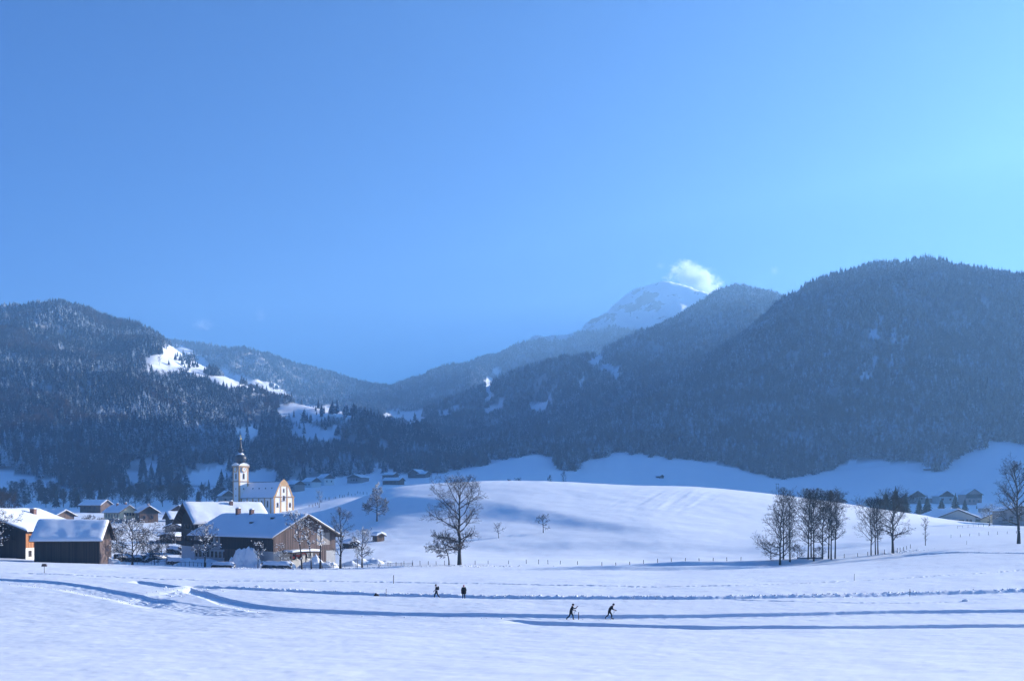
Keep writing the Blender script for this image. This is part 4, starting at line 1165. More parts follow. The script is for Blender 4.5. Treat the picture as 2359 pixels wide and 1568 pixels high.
# village
VIL = [
 ('house', 'long low house with cream sunlit gable among the village roofs', 297, 1202, 395, 42, 6.8, 15.5, 4.2, 6.6, 'cream_plaster', 'grey_plaster', None, [('g', -1.6 + i * 1.05, 2.6, .8, 1.1) for i in range(4)] + [('l', 2 + i * 2.8, 2.0, 1.0, 1.2) for i in range(5)], ((-.8, 9, .7, .7), (.4, 4, .7, .7))),
 ('house', 'brown gabled house right of the cream gabled house', 343, 1203, 405, 35, 7.0, 9, 4.4, 6.6, 'wood_brown', None, 'wood_dark', [('g', -1.8, 1.6, 1, 1.2), ('g', 1.2, 1.6, 1, 1.2)], ((.6, 3, .7, .6),)),
 ('house', 'dark gabled house just left of the tall timber house roof', 411, 1200, 400, 20, 6.0, 9, 4.2, 6.2, 'wood_brown', None, None, [('g', -1.2, 2, .9, 1.1), ('g', 1.2, 2, .9, 1.1)], ()),
 ('house', 'dark long house with tilted snowy roof before the village', 388, 1222, 345, -58, 8.0, 11, 4.4, 6.4, 'wood_dark', None, None, [('g', -1.5, 1.6, 1, 1.2), ('r', 3, 1.8, 1, 1.2), ('r', 6, 1.8, 1, 1.2)], ()),
 ('shed', 'small grey shed with snowy roof before the dark long house', 400, 1226, 322, 10, 5.2, 4, 1.9, 3.0, 'grey_plaster', None, None, [('g', 0, .7, .8, .9)], ()),
 ('house', 'low house with a broad snowy roof behind the left farmhouse', 150, 1205, 380, 60, 7.5, 12, 3.2, 5.0, 'wood_brown', None, None, [('l', 3, 1.4, 1, 1.1), ('l', 6, 1.4, 1, 1.1)], ()),
 ('house', 'narrow white house with dark door side behind the church tower', 526, 1172, 585, 30, 7.0, 8, 8.0, 10.5, 'grey_plaster', None, 'wood_brown', [('g', -1.6, 4.5, 1, 1.4), ('g', 1.6, 4.5, 1, 1.4), ('g', 0, 1.8, 1, 1.4)], ()),
 ('house', 'low brown roofed house left of the narrow white house', 487, 1181, 470, 25, 8.0, 9, 3.4, 5.4, 'wood_brown', None, None, [('g', -1.6, 1.4, .9, 1.0)], ()),
 ('house', 'snow roofed house in front of the bare wood left of the church', 245, 1180, 500, 70, 8.0, 12, 4.0, 6.2, 'wood_brown', None, None, [('l', 3, 1.8, 1, 1.2), ('l', 6, 1.8, 1, 1.2), ('l', 9, 1.8, 1, 1.2)], ()),
 ('garage', 'flat snowy garage below the tall dark timber house', 385, 1250, 292, -20, 5.0, 6, 2.2, 2.8, 'wood_dark', None, None, [], ()),
 # far side of the valley
 ('house', 'far house directly right of the church gable', 690, 1131, 760, 50, 9, 9, 5.5, 7.8, 'grey_plaster', None, 'wood_brown', [('l', 3, 2, 1.2, 1.4)], ()),
 ('house', 'far house with two facing snowy roofs right of the church', 728, 1122, 930, 52, 11, 12, 5.5, 8.8, 'white_plaster', None, 'wood_brown', [('l', 3, 2, 1.2, 1.5), ('l', 7, 2, 1.2, 1.5)], ()),
 ('house', 'far tall house behind the house with facing roofs', 758, 1117, 965, 42, 11, 12, 7.0, 10.5, 'white_plaster', None, 'wood_brown', [('g', -2.5, 3, 1.2, 1.5), ('g', 2.5, 3, 1.2, 1.5)], ()),
 ('house', 'far wide house with lit windows under a flat gable left of the hill tree', 815, 1112, 980, -25, 15, 14, 5.5, 8.2, 'grey_plaster', None, 'wood_brown', [('g', -3, 2.2, 1.3, 1.6), ('g', 0, 2.2, 1.3, 1.6), ('g', 3, 2.2, 1.3, 1.6)], ()),
 ('house', 'far low long house behind the crown of the hill tree', 925, 1116, 900, 62, 8, 17, 4.2, 6.4, 'wood_brown', None, None, [('l', 4, 1.6, 1.2, 1.4), ('l', 8, 1.6, 1.2, 1.4)], ()),
 ('house', 'far house at the edge of the wood above the low long house', 912, 1103, 1010, 60, 9, 13, 4.5, 6.6, 'wood_brown', None, None, [('l', 4, 1.8, 1.2, 1.4)], ()),
 ('house', 'far chalet with pointed gable by the wood behind the hill', 952, 1100, 1030, -30, 13, 14, 5.0, 8.6, 'wood_brown', None, None, [('g', -3, 2, 1.3, 1.5), ('g', 3, 2, 1.3, 1.5)], ()),
 ('house', 'far house half hidden in the bare wood below the snowy clearing', 345, 1126, 900, 40, 10, 13, 4.6, 7.0, 'grey_plaster', None, 'wood_brown', [('g', -2.5, 2, 1.2, 1.4), ('g', 2.5, 2, 1.2, 1.4)], ()),
 ('house', 'far house with broad snowy roof below the slanting meadow', 405, 1119, 930, -20, 13, 12, 4.6, 7.2, 'grey_plaster', None, 'wood_brown', [('g', -3, 2, 1.2, 1.4), ('g', 3, 2, 1.2, 1.4)], ()),
 ('house', 'second far house right of the low long house by the woods', 985, 1099, 1040, 55, 8, 9, 3.8, 6.0, 'wood_brown', None, None, [], ()),
 # right side
 ('house', 'small red brown house farthest left in the right hand hamlet', 1935, 1168, 700, 15, 8.5, 8, 4.2, 6.4, 'pink_plaster', None, None, [('g', -1.8, 1.8, 1, 1.2), ('g', 1.8, 1.8, 1, 1.2)], ()),
 ('house', 'pale house with broad snowy roof in the right hand hamlet', 1992, 1176, 690, 40, 7.5, 10, 4.8, 7.6, 'white_plaster', None, None, [('g', 0, 2.4, 1, 1.2)], ()),
 ('shed', 'little white gabled shed peeping over the hill crest on the right', 1979, 1176, 520, 0, 4.0, 4, 2.2, 3.3, 'wood_dark', None, None, [], ()),
 ('house', 'grey gabled house above the dark conifers on the right', 2112, 1160, 800, 5, 12.5, 12, 6.4, 10.2, 'grey_plaster', None, 'wood_dark', [('g', -3.4, 3.2, 1.3, 1.5), ('g', 0, 3.2, 1.3, 1.5), ('g', 3.4, 3.2, 1.3, 1.5)], ()),
 ('house', 'gabled house in the middle of the three houses below the shaded meadow', 2180, 1160, 810, 3, 11.5, 12, 6.6, 10.2, 'teal_plaster', None, 'wood_dark', [('g', -3, 3, 1.3, 1.5), ('g', 3, 3, 1.3, 1.5)], ()),
 ('house', 'low annex house left of the middle gabled house', 2146, 1158, 815, 80, 6, 9, 4.2, 6.0, 'grey_plaster', None, None, [], ()),
 ('house', 'house with dark upper floor and pink ground floor at the right', 2243, 1162, 800, 6, 12.5, 12, 8.4, 12.2, 'pink_plaster', None, None, [('g', -3.4, 2.4, 1.3, 1.6), ('g', 0, 2.4, 1.3, 1.6), ('g', 3.4, 2.4, 1.3, 1.6), ('g', -2, 6.4, 1.2, 1.4), ('g', 2, 6.4, 1.2, 1.4)], ()),
 ('house', 'dark brown roofed house left behind the dark conifers', 2085, 1160, 780, 10, 7, 9, 5.4, 7.6, 'wood_brown', None, None, [], ()),
 ('house', 'low snowy roofed house just behind the low pale house', 2325, 1188, 520, 70, 8, 14, 4.4, 6.4, 'grey_plaster', None, None, [], ()),
]
for i, (nm, lab, x, row, Y, phi, W, L, ev, rg, wl, up, gb, wins, ch) in enumerate(VIL):
    upper, h1 = None, 0
    if up: wl, upper, h1 = up, wl, 1.4
    lo_ = seat(x, row, Y); sc = lo_.y / Y; W, L, ev, rg, h1 = W * sc, L * sc, ev * sc, rg * sc, h1 * sc
    wins = [(f_, u_ * sc, z_ * sc, w_ * sc, h_ * sc) for f_, u_, z_, w_, h_ in wins]; ch = [(a_ * sc, b_ * sc, c_ * sc, d_ * sc) for a_, b_, c_, d_ in ch]
    lo_.z -= .15
    gable_house(nm, lab, lo_, phi, W, L, ev, rg, wl, upper, h1, min(1.0, W * .11), .32 + .002 * W + .012 * min(Y, 900) / 100, gb, cat=nm, wins=wins, chim=ch, seed=20 + i, down=8.0)
dk = [o for o in bpy.data.objects if o.get('label', '').startswith('house with dark upper floor')][0]
MB().box(-6.35, 6.35, -.1, -.005, 5.2, 8.2).build('upper_cladding', M['wood_dark'], dk)

# low pale house on the right
hr = gable_house('bungalow', 'low pale house with wide flat snowy gable roof and dark windows on the right', at(2203, 1211, 432), 4, 15.8, 16, 3.9, 6.8, 'teal_plaster', None, 0, 1.4, .5,
  wins=[('g', -1.9, 1.0, 1.2, 1.4), ('g', -.5, 1.0, 1.2, 1.4), ('g', 4.4, 1.4, .8, 1.3), ('g', 5.9, 1.4, .8, 1.3)], chim=((2, 9, .8, .6),), seed=60, down=5)
MB().box(1.0, 3.0, -.14, -.005, .2, 2.6).build('door', M['wood_dark'], hr)
MB().box(-3.0, 3.0, -1.5, -.01, 2.75, 2.88).build('awning', M['frame_white'], hr)
MB().box(-4, 3.2, -1.8, -.01, -.6, .1).build('terrace', M['stone'], hr)
an = gable_house('house_annex', 'cream walled house with a dark wooden terrace beside the low pale house', at(2285, 1213, 436), 8, 10.5, 12, 3.6, 5.6, 'cream_plaster', None, 0, .9, .5, cat='house', wins=[('g', 2.6, 1.2, 1.0, 1.2), ('g', -1.8, 1.2, .8, 1.1)], seed=61, down=5)
MB().box(1.2, 5.4, -1.6, -.01, -.4, .75).build('terrace', M['wood_dark'], an)
hg = gable_house('house', 'grey dark house wall cut by the right picture edge', at(2350, 1224, 408), -8, 13.6, 12, 8.2, 10.0, 'grey_plaster', None, 0, .9, .5, seed=62, down=5, wins=[('g', -3.5, 4.5, 1.1, 1.3), ('g', 0, 4.5, 1.1, 1.3), ('g', -3.5, 1.4, 1.1, 1.3)])
MB().box(-6.86, 6.86, -.08, -.003, 4.2, 4.4).build('string_board', M['frame_wood'], hg)
# meadow hut
gable_house('hut', 'tiny dark hay hut on the shaded meadow behind the hill', seat(1524, 1101, 1120), 35, 6.0, 6.5, 2.6, 4.2, 'wood_dark', None, 0, .6, .4, cat='hut', seed=63, down=6)
gable_house('hut', 'dark low hut at the wood edge on the right meadow', seat(2152, 1082, 1330), 60, 5.0, 12, 2.0, 3.4, 'wood_dark', None, 0, .6, .3, cat='hut', seed=64, down=6)
gable_house('barn', 'barn beside the snowfields high on the left spur', seat(578, 882, 2060), 20, 11, 16, 4, 7, 'wood_brown', None, 0, 1, .4, cat='barn', seed=65, down=10)

# ------------------------------------------------------------------ church
ch = empty('church', at(653, 1180, 580), R(48))
tag(ch, 'white and ochre baroque church with onion domed clock tower', 'church')
Wc, Lc, EV, RG = 13.2, 33.5, 8.8, 17.2
MB().prism([(-6.5, -6), (6.5, -6), (6.5, EV), (0, RG - .1), (-6.5, EV)], .26, Lc).build('nave', M['church_white'], ch)
rb = MB(); sl = (RG - EV) / 6.5
for s_ in (-1, 1):
    xo = 7.1; p = [(0, RG + .05), (0, RG - .25), (s_ * xo, RG - sl * xo - .25), (s_ * xo, RG - sl * xo + .05)]
    rb.prism(p if s_ < 0 else p[::-1], .3, Lc + .5)
rb.build('nave_roof', M['roof_board'], ch)
sn = roof_snow(ch, 13.0, Lc - .6, EV, RG, .55, .22, 71, .9)
MB().box(-6.85, -6.505, .6, Lc, EV - .7, EV - .15).build('cornice', M['ochre_dark'], ch)
for k in range(6): MB().box(-6.66, -6.503, 2.2 + k * 5.6, 3.2 + k * 5.6, -6, EV - .72).build('pilaster', M['ochre'], ch)
for k in range(5): window(ch, (-6.53, 5.6 + k * 5.6, 3.0), -math.pi / 2, 1.35, 3.0, 'ochre_dark', True, False)
for k in range(4):
    xx = -3.2; zz = RG - sl * 3.2
    MB().box(xx - .25, xx + .25, 6 + k * 6, 6.5 + k * 6, zz, zz + .75).build('roof_vent', M['black_iron'], ch)
hz_ = [(6.7, 8.8), (6.25, 9.1), (5.6, 10.2), (4.95, 11.7), (4.2, 13.3), (3.4, 14.7), (2.95, 15.4), (2.75, 16.1), (1.3, 17.5), (0, 18.4)]
out_ = [(x, z) for x, z in hz_] + [(-x, z) for x, z in hz_[-2::-1]]
MB().prism([(-6.7, -6), (6.7, -6)] + out_, -.25, .25).build('facade', M['church_white'], ch)
band = MB()
inner = [(x * .87, z - .6 - (.5 if abs(x) < 1.5 else 0)) for x, z in out_]
for i in range(len(out_) - 1):
    a, b2, c, d = out_[i], out_[i + 1], inner[i + 1], inner[i]
    band.prism([d, a, b2, c], -.36, -.254)
band.build('gable_band', M['ochre'], ch)
MB().prism([(-2.6, 14.4), (2.6, 14.4), (1.25, 16.5), (0, 17.3), (-1.25, 16.5)], -.335, -.253).build('gable_top', M['ochre'], ch)
for x_ in (-6.15, -2.1, 2.1, 6.15):
    MB().box(x_ - .5, x_ + .5, -.38, -.255, -6, 8.3).build('pilaster', M['ochre'], ch)
for x_ in (-2.1, 2.1): MB().box(x_ - .4, x_ + .4, -.38, -.255, 9.1, 14.38).build('pilaster', M['ochre'], ch)
MB().box(-7.0, -1.4, -.62, -.255, 8.302, 8.95).box(1.4, 7.0, -.62, -.255, 8.302, 8.95).build('facade_cornice', M['ochre_dark'], ch)
for x_ in (-4.1, 4.1): window(ch, (x_, -.27, 2.9), 0, 1.15, 2.1, 'ochre_dark', True, False)
window(ch, (0, -.27, 11.0), 0, .85, 1.9, 'ochre_dark', True, False)
window(ch, (0, -.27, 6.6), 0, 1.4, 2.1, 'ochre_dark', True, False)
MB().prism([(-1.2, 6.45), (1.2, 6.45), (1.2, 6.6), (-1.2, 6.6)], -.9, -.44).build('niche_ledge', M['stone'], ch)
MB().box(-1.1, 1.1, -.34, -.256, -6, .6).build('door', M['wood_brown'], ch)
# tower
tx, ty, hs = -4.6, 34.4, 3.05
T0 = 2.3            # the tower's base stands a little lower than the facade's
MB().box(tx - hs, tx + hs, ty - hs, ty + hs, -8, 25.6).build('tower', M['church_white'], ch)
tw_ = [o for o in ch.children if o.name.startswith('tower')][0]
for sx in (-1, 1):
    for sy in (-1, 1):
        MB().box(tx + sx * hs - .42 - sx * .36, tx + sx * hs + .42 - sx * .36, ty + sy * hs - .42 - sy * .36, ty + sy * hs + .42 - sy * .36, -8.01, 25.55).build('pilaster', M['ochre'], tw_)
for zz, hh, e in ((17.3, .5, .38), (25.6, .8, .55)):
    MB().box(tx - hs - e, tx + hs + e, ty - hs - e, ty + hs + e, zz + .01, zz + hh).build('cornice', M['ochre_dark'], tw_)
# curved clock gables on the four faces
for k in range(4):
    a = k * math.pi / 2
    cg = MB().prism([(-3.3, 26.42), (3.3, 26.42), (2.9, 26.9), (1.7, 27.5), (0, 28.0), (-1.7, 27.5), (-2.9, 26.9)], -3.5, -2.6).build('clock_gable', M['church_white'], tw_)
    cg.location = (tx, ty, 0); cg.rotation_euler = (0, 0, a)
    cs = MB().prism([(-3.5, 26.7), (-2.9, 26.95), (-1.7, 27.55), (0, 28.05), (1.7, 27.55), (2.9, 26.95), (3.5, 26.7), (3.4, 26.82), (1.7, 27.66), (0, 28.17), (-1.7, 27.66), (-3.4, 26.82)], -3.66, -2.9).build('gable_snow', M['snow_clump'], cg)
    cl = MB().cyl((0, -3.52, 0), (0, -3.62, 0), 1.15, 1.15, 20).build('clock_face', M['frame_white'], tw_)
    cl.location = (tx, ty, 24.3) ; cl.rotation_euler = (0, 0, a)
    ri_ = MB(); 
    for j in range(20):
        a0, a1 = 2 * math.pi * j / 20, 2 * math.pi * (j + 1) / 20
        ri_.prism([(1.18 * math.cos(a0), 1.18 * math.sin(a0)), (1.62 * math.cos(a0), 1.62 * math.sin(a0)), (1.62 * math.cos(a1), 1.62 * math.sin(a1)), (1.18 * math.cos(a1), 1.18 * math.sin(a1))], -3.66, -3.1)
    ri_.build('clock_rim', M['ochre'], cl)
    hd = MB().box(-.06, .06, -3.68, -3.63, -.1, .95).box(-.1, .62, -3.70, -3.685, -.07, .07).build('clock_hands', M['black_iron'], cl)
    wd = window(tw_, (tx + (hs + .03) * math.sin(a), ty - (hs + .03) * math.cos(a), 19.0), a, 1.15, 2.7, 'ochre_dark', True, False)
    for zz in (3.5, 9.0, 13.0):
        window(tw_, (tx + (hs + .03) * math.sin(a), ty - (hs + .03) * math.cos(a), zz), a, .5, .9, 'ochre_dark', False, False)
MB().lathe([(3.0, 26.6), (2.7, 27.2), (2.2, 27.7), (2.0, 28.1), (2.5, 28.7), (3.1, 29.5), (3.35, 30.4), (3.3, 31.2), (2.9, 32.0), (2.15, 32.7), (1.45, 33.3), (1.1, 33.8), (1.05, 34.2), (1.4, 34.6), (1.6, 35.1), (1.45, 35.6), (1.0, 36.1), (.75, 36.6), (.55, 37.6), (.36, 39.5), (.14, 41.6)], 16, (tx, ty)).build('onion_dome', M['copper_dark'], tw_, True)
MB().lathe([(2.12, 32.72), (1.95, 33.0), (1.45, 33.42), (1.14, 33.72)], 16, (tx, ty)).build('dome_snow', M['snow_clump'], tw_, True)
MB().lathe([(.02, 41.5), (.3, 41.75), (.36, 42.0), (.3, 42.25), (.02, 42.5)], 10, (tx, ty)).build('gold_ball', M['gold'], tw_, True)
MB().box(tx - .07, tx + .07, ty - .07, ty + .07, 42.45, 44.0).box(tx - .5, tx - .071, ty - .07, ty + .07, 43.2, 43.36).box(tx + .071, tx + .5, ty - .07, ty + .07, 43.2, 43.36).build('cross', M['gold'], tw_)
# sacristy / chapel beside the nave
gable_house('chapel', 'small chapel with frosted roof in front of the church nave', at(600, 1190, 548), 60, 6.5, 6.5, 4.0, 7.4, 'white_plaster', None, 0, .5, .15, cat='chapel', seed=75, down=4)
# ------------------------------------------------------------------ hedges, snow heaps, fences and posts
def heap(x, Y, rx, ry, h, label, seed, name='snow_heap', cat='snow heap', rough=.35, group=None, rz=0.0):
    """a rounded, lumpy pile of snow on the ground"""
    c = on(x, Y)
    nu, nv = 30, 12
    V, Fc = [(0, 0, h)], []
    for j in range(1, nv + 1):
        t = j / nv
        for i in range(nu):
            a = 2 * math.pi * i / nu
            X_, Y_ = rx * t * math.cos(a), ry * t * math.sin(a)
            nz = float(fbm((X_ + seed * 7.1) / (.45 * rx + .5), (Y_ - seed * 3.7) / (.45 * ry + .5), seed, 4))
            zz = h * (math.cos(t * math.pi / 2) ** .85) * (1 + rough * nz) if t < .999 else -.5
            V.append((X_ * (1 + .12 * nz), Y_ * (1 + .12 * nz), zz - (0.0 if t < .9 else .15)))
    for i in range(nu): Fc.append((0, 1 + i, 1 + (i + 1) % nu))
    for j in range(nv - 1):
        for i in range(nu):
            k = (i + 1) % nu
            Fc.append((1 + j * nu + i, 1 + (j + 1) * nu + i, 1 + (j + 1) * nu + k, 1 + j * nu + k))
    o = link(name, mesh_from(name, V, Fc, [M['snow_lump']], smooth=True))
    o.location = c; o.rotation_euler = (0, 0, rz)
    return tag(o, label, cat, group)

HEAPS = [(565, 238, 4.2, 2.6, 2.9, 'tallest ploughed snow heap before the dark side of the long farmhouse'),
 (543, 237.5, 2.2, 1.6, 1.8, 'smaller snow heap at the left foot of the tallest heap'),
 (602, 237, 2.2, 1.4, 1.2, 'low snow heap right of the tallest heap by the farmhouse'),
 (663, 237.5, 2.0, 1.4, 1.3, 'snow heap before the farmhouse lean-to with the red tractor'),
 (715, 238, 3.4, 1.8, 1.9, 'broad lumpy snow heap before the stable doors of the gable'),
 (752, 238, 3.0, 1.8, 1.8, 'snow heap between the pollarded tree and the farmhouse corner'),
 (806, 246, 2.8, 2.0, .9, 'snow heap beside the shed right of the farmhouse'),
 (846, 252, 4.6, 2.6, 1.3, 'large broken snow heap below the small hut'),
 (872, 258, 4.2, 2.2, .8, 'long low snow heap running out right of the small hut'),
 (252, 232, 2.6, 1.4, 1.3, 'rounded snow heap at the right foot of the dark barn'),
 (276, 235, 1.8, 1.0, .9, 'small snow heap between the dark barn and the snow laden tree'),
 (455, 247, 6.5, 4.0, 1.7, 'wide smooth snow bank before the left end of the farmhouse'),
 (395, 262, 6.0, 3.5, 1.5, 'snow bank in the garden between barn and farmhouse'),
 (360, 272, 4.5, 3.0, 1.6, 'snow covered mound behind the snow laden tree')]
for i, h_ in enumerate(HEAPS): heap(*h_, seed=200 + i, rough=.75 if i in (0, 1, 4, 5, 7) else .45)

def hedge(x0, x1, Y0, Y1, h, w, label, seed, snow=.4):
    """clipped hedge: dark twiggy body under a bolster of snow"""
    a, b_ = on(x0, Y0), on(x1, Y1)
    L = (b_ - a).length; ang = math.atan2(b_.y - a.y, b_.x - a.x)
    o = empty('hedge', a, ang); tag(o, label, 'hedge')
    dz = (b_.z - a.z) / L
    n_ = max(8, int(L / .6)); prof = 10
    def shell(nm, f, m_, sd, amp):
        V, Fc = [], []
        for i in range(n_ + 1):
            u = i / n_; e = min(1, min(u, 1 - u) * 7 + .25) ** .5
            for j in range(prof):
                t = math.pi * j / (prof - 1)
                y_, z_ = f(t)
                k = 1 + amp * float(vnoise(i * .8 + sd, j * .9, sd))
                V.append((u * L, y_ * e * k, z_ * (e if nm == 'snow' else 1) * k + dz * u * L))
        for i in range(n_):
            for j in range(prof - 1):
                p = i * prof + j; Fc.append((p, p + 1, p + prof + 1, p + prof))
        Fc.append(tuple(range(prof))); Fc.append(tuple(n_ * prof + j for j in range(prof - 1, -1, -1)))
        return link(nm, mesh_from(nm, V, Fc, [m_], smooth=(nm == 'snow')), o)
    shell('foliage', lambda t: (-w / 2 * math.cos(t) * 1.0, -.4 + (h + .4) * min(1, math.sin(t) * 1.8)), M['hedge_dark'], seed, .28)
    shell('snow', lambda t: (-w / 2 * 1.12 * math.cos(t), h * .72 + (h * .28 + snow) * math.sin(t)), M['roof_snow'], seed + 9, .12)
    return o
m, n, l, b = mat('hedge_dark')
t = noise_node(n, l, 4.0, 4, n.new('ShaderNodeTexCoord').outputs['Object'])
k_ = ramp(n, l, t.outputs['Fac'], [(.56, (.018, .016, .018)), (.66, (.55, .57, .6))])
l.new(k_.outputs['Color'], b.inputs['Base Color']); b.inputs['Roughness'].default_value = .9
M['hedge_dark'] = m
hedge(487, 541, 233.5, 232.5, .8, 1.6, 'low curved hedge under snow at the field edge left of the snow heaps', 301, .5)
hedge(603, 672, 234, 233.5, 1.1, 1.6, 'snow capped dark hedge before the farmhouse front corner', 302, .6)
hedge(386, 442, 252, 246, 1.2, 1.4, 'dark hedge with thick snow in the garden left of the farmhouse', 303, .5)
hedge(330, 384, 262, 268, 1.4, 1.6, 'hedge behind the snow laden tree in the village garden', 304, .4)
hedge(262, 330, 262, 266, 1.5, 1.6, 'long dark hedge behind the barn in the village garden', 305, .35)
hedge(386, 420, 300, 296, 1.8, 1.8, 'tall dark hedge below the tall timber house', 306, .4)
hedge(196, 250, 330, 335, 1.5, 1.6, 'dark hedge in front of the long low cream gabled house', 307, .3)
hedge(505, 545, 243, 241.5, .8, 1.3, 'dark low hedge at the foot of the long farmhouse wall', 308, .2)
hedge(1836, 1895, 241, 241, .35, .8, 'low dark brushwood line between the stems of the long row', 309, .05)

def post(parent, p, h, r=.06, lean=0.0, nm='post', m_='post_wood'):
    mb = MB().cyl((0, 0, -.4), (lean * h, 0, h), r, r * .85, 6)
    o = mb.build(nm, M[m_], parent)
    o.location = p
    return o
def fence(pts, h, label, r=.07, rails=0):
    P = [on(x, Y) for x, Y in pts]
    o = empty('fence', P[0]); tag(o, label, 'fence')
    for i, p in enumerate(P):
        post(o, p - P[0], h * (1 + .15 * math.sin(i * 5.1)), r, .06 * math.sin(i * 3.3))
    for k in range(rails):
        for a, c in zip(P[:-1], P[1:]):
            MB().cyl(tuple(a - P[0] + Vector((0, 0, h * (.85 - .45 * k)))), tuple(c - P[0] + Vector((0, 0, h * (.85 - .45 * k)))), .035, .035, 5).build('rail', M['post_wood'], o)
    return o
fence([(690 + i * 26, 236.5 - .1 * i) for i in range(11)], .75, 'low wooden fence with rails along the field edge before the farm', .06, 2)
fence([(875 + i * 18.5, 237.3) for i in range(9)], 1.0, 'row of fence posts left of the largest tree', .07)
fence([(1094, 238), (1124, 239), (1171, 240), (1212, 241.5), (1240, 242), (1262, 242.6), (1290, 243), (1330, 244)], .95, 'row of fence posts right of the largest tree', .07)
fence([(1386 + i * 32, 240 + .1 * i) for i in range(11)], .8, 'half buried fence posts along the shaded bank left of the long row of trees', .07)
fence([(1944, 242), (1975, 243), (1998, 243.2), (2037, 244), (2066, 244.5), (2073, 247), (2080, 250), (2088, 253), (2096, 256)], 1.0, 'fence posts curving up behind the short row of trees', .07)
fence([(2190 + i * 21.5, 288 + i * .8) for i in range(8)], .9, 'fence posts in the shade below the low pale house', .07)
fence([(2205 + i * 12, 350 + i * 1.2) for i in range(8)], .9, 'garden fence posts in front of the low pale house', .06, 1)
fence([(316 + i * 16, 243 + .2 * i) for i in range(6)], 1.0, 'thin garden fence right of the snow laden tree', .06, 1)
fence([(398 + i * 9.5, 240 - .15 * i) for i in range(9)], 1.0, 'picket posts left of the leafless tree before the farmhouse', .06, 1)
fence([(955 + i * 13, 905 + i * 6) for i in range(14)], 1.6, 'far fence posts on the meadow edge below the woods', .16)
sp = random.Random(9)
for i in range(22):
    x = 712 + i * 6.2 + sp.uniform(-3, 3); Y = 600 + i * 7 + sp.uniform(-25, 25)
    o = MB().cyl((0, 0, -.5), (0, 0, sp.uniform(1.2, 2.2)), .18, .14, 6).build('post', M['post_wood']); o.location = on(x, Y)
    tag(o, 'small dark post sticking out of the shaded slope right of the church', 'post', 'dark posts on the slope right of the church')

def marker(x, Y, h, label, r=.035):
    o = MB().cyl((0, 0, -.4), (.02, 0, h), r, r * .9, 6).cyl((.02, 0, h), (.02, 0, h + .02), r * 1.2, r * .6, 6).build('marker_pole', M['post_wood'])
    o.location = on(x, Y); tag(o, label, 'pole', 'marker poles along the ski trails')
def fy(x, row): return ground_at_row(x, row)
marker(906, fy(906, 1343), 1.25, 'dark marker pole in the snow behind the upper trail left of the walkers', .06)
marker(889, fy(889, 1372), 1.05, 'thin marker pole beside the black bag', .035)
marker(1332, fy(1332, 1424), .85, 'short marker pole just right of the left skier', .045)
marker(1967, fy(1967, 1336), 1.0, 'thin marker pole on the field below the long row of trees', .035)
marker(2095, fy(2095, 1370), 1.1, 'thin marker pole on the upper trail at the right', .035)
marker(2226, 255, 1.0, 'thin pole at the field edge right of the sapling', .035)

so = empty('signpost', on(102, fy(102, 1319))); tag(so, 'small brown wooden board on a post in the field before the barns', 'signpost')
post(so, Vector((0, 0, 0)), 1.15, .05)
MB().prism([(-.42, 1.1), (.42, 1.1), (.45, 1.32), (.2, 1.5), (-.25, 1.5), (-.45, 1.3)], -.12, .12).build('board', M['wood_brown'], so)
MB().box(-.4, .4, -.2, .2, 1.502, 1.56).build('board_roof', M['wood_dark'], so)

bg_ = empty('bag', on(867, fy(867, 1369))); tag(bg_, 'small black bag lying on the snow at the upper trail', 'bag')
mb = MB().lathe([(.0, .0), (.34, .02), (.38, .16), (.30, .32), (.12, .40), (0, .41)], 12)
mb.V = [(x * 1.05, y * .6, z) for x, y, z in mb.V]
mb.build('body', M['black_iron'], bg_, True)
MB().lathe([(.0, .26), (.16, .30), (.17, .42), (.08, .50), (0, .51)], 10, (-.08, 0)).build('top_flap', M['black_iron'], bg_, True)

# red loader under the lean-to of the farmhouse
tr_ = empty('tractor', at(683, 1289, 240.4), R(20)); tag(tr_, 'red farm loader parked under the lean-to of the farmhouse gable', 'tractor')
MB().prism([(-1.3, .7), (1.2, .7), (1.25, 1.15), (.2, 1.2), (.1, 1.25), (-1.3, 1.25)], -.45, .45).build('body', M['tractor_red'], tr_)
MB().prism([(-1.2, 1.252), (-.1, 1.252), (-.2, 2.05), (-1.1, 2.05)], -.5, .5).build('cab', M['glass'], tr_)
MB().box(-1.25, -.05, -.55, .55, 2.052, 2.14).build('cab_roof', M['tractor_red'], tr_)
for x_, r_ in ((-.8, .62), (.85, .45)):
    for s_ in (-1, 1):
        w_ = MB().cyl((0, -.14, 0), (0, .14, 0), r_, r_, 18).build('wheel', M['rubber'], tr_); w_.location = (x_, s_ * .62, r_)
        MB().cyl((0, -.16, 0), (0, .16, 0), r_ * .5, r_ * .5, 12).build('rim', M['tractor_red'], w_)
MB().prism([(.6, 1.2), (1.5, 1.75), (2.3, 1.25), (2.2, 1.1), (1.5, 1.5), (.7, 1.05)], -.5, -.36).build('loader_arm', M['tractor_red'], tr_)
MB().prism([(.6, 1.2), (1.5, 1.75), (2.3, 1.25), (2.2, 1.1), (1.5, 1.5), (.7, 1.05)], .36, .5).build('loader_arm', M['tractor_red'], tr_)
MB().prism([(2.2, .5), (2.9, .45), (2.95, .55), (2.35, .65), (2.3, 1.3), (2.2, 1.3)], -.7, .7).build('bucket', M['black_iron'], tr_)

# mast on the meadow behind the hill
ms = empty('mast', on(1790, 900)); tag(ms, 'slender grey twin legged mast on the meadow behind the hill', 'mast')
for s_ in (-1, 1): MB().cyl((s_ * 1.4, 0, -1), (s_ * .8, 0, 15), .16, .12, 6).build('leg', M['post_wood'], ms)
MB().cyl((-1.6, 0, 14.2), (1.6, 0, 14.2), .12, .12, 6).build('crossarm', M['post_wood'], ms)

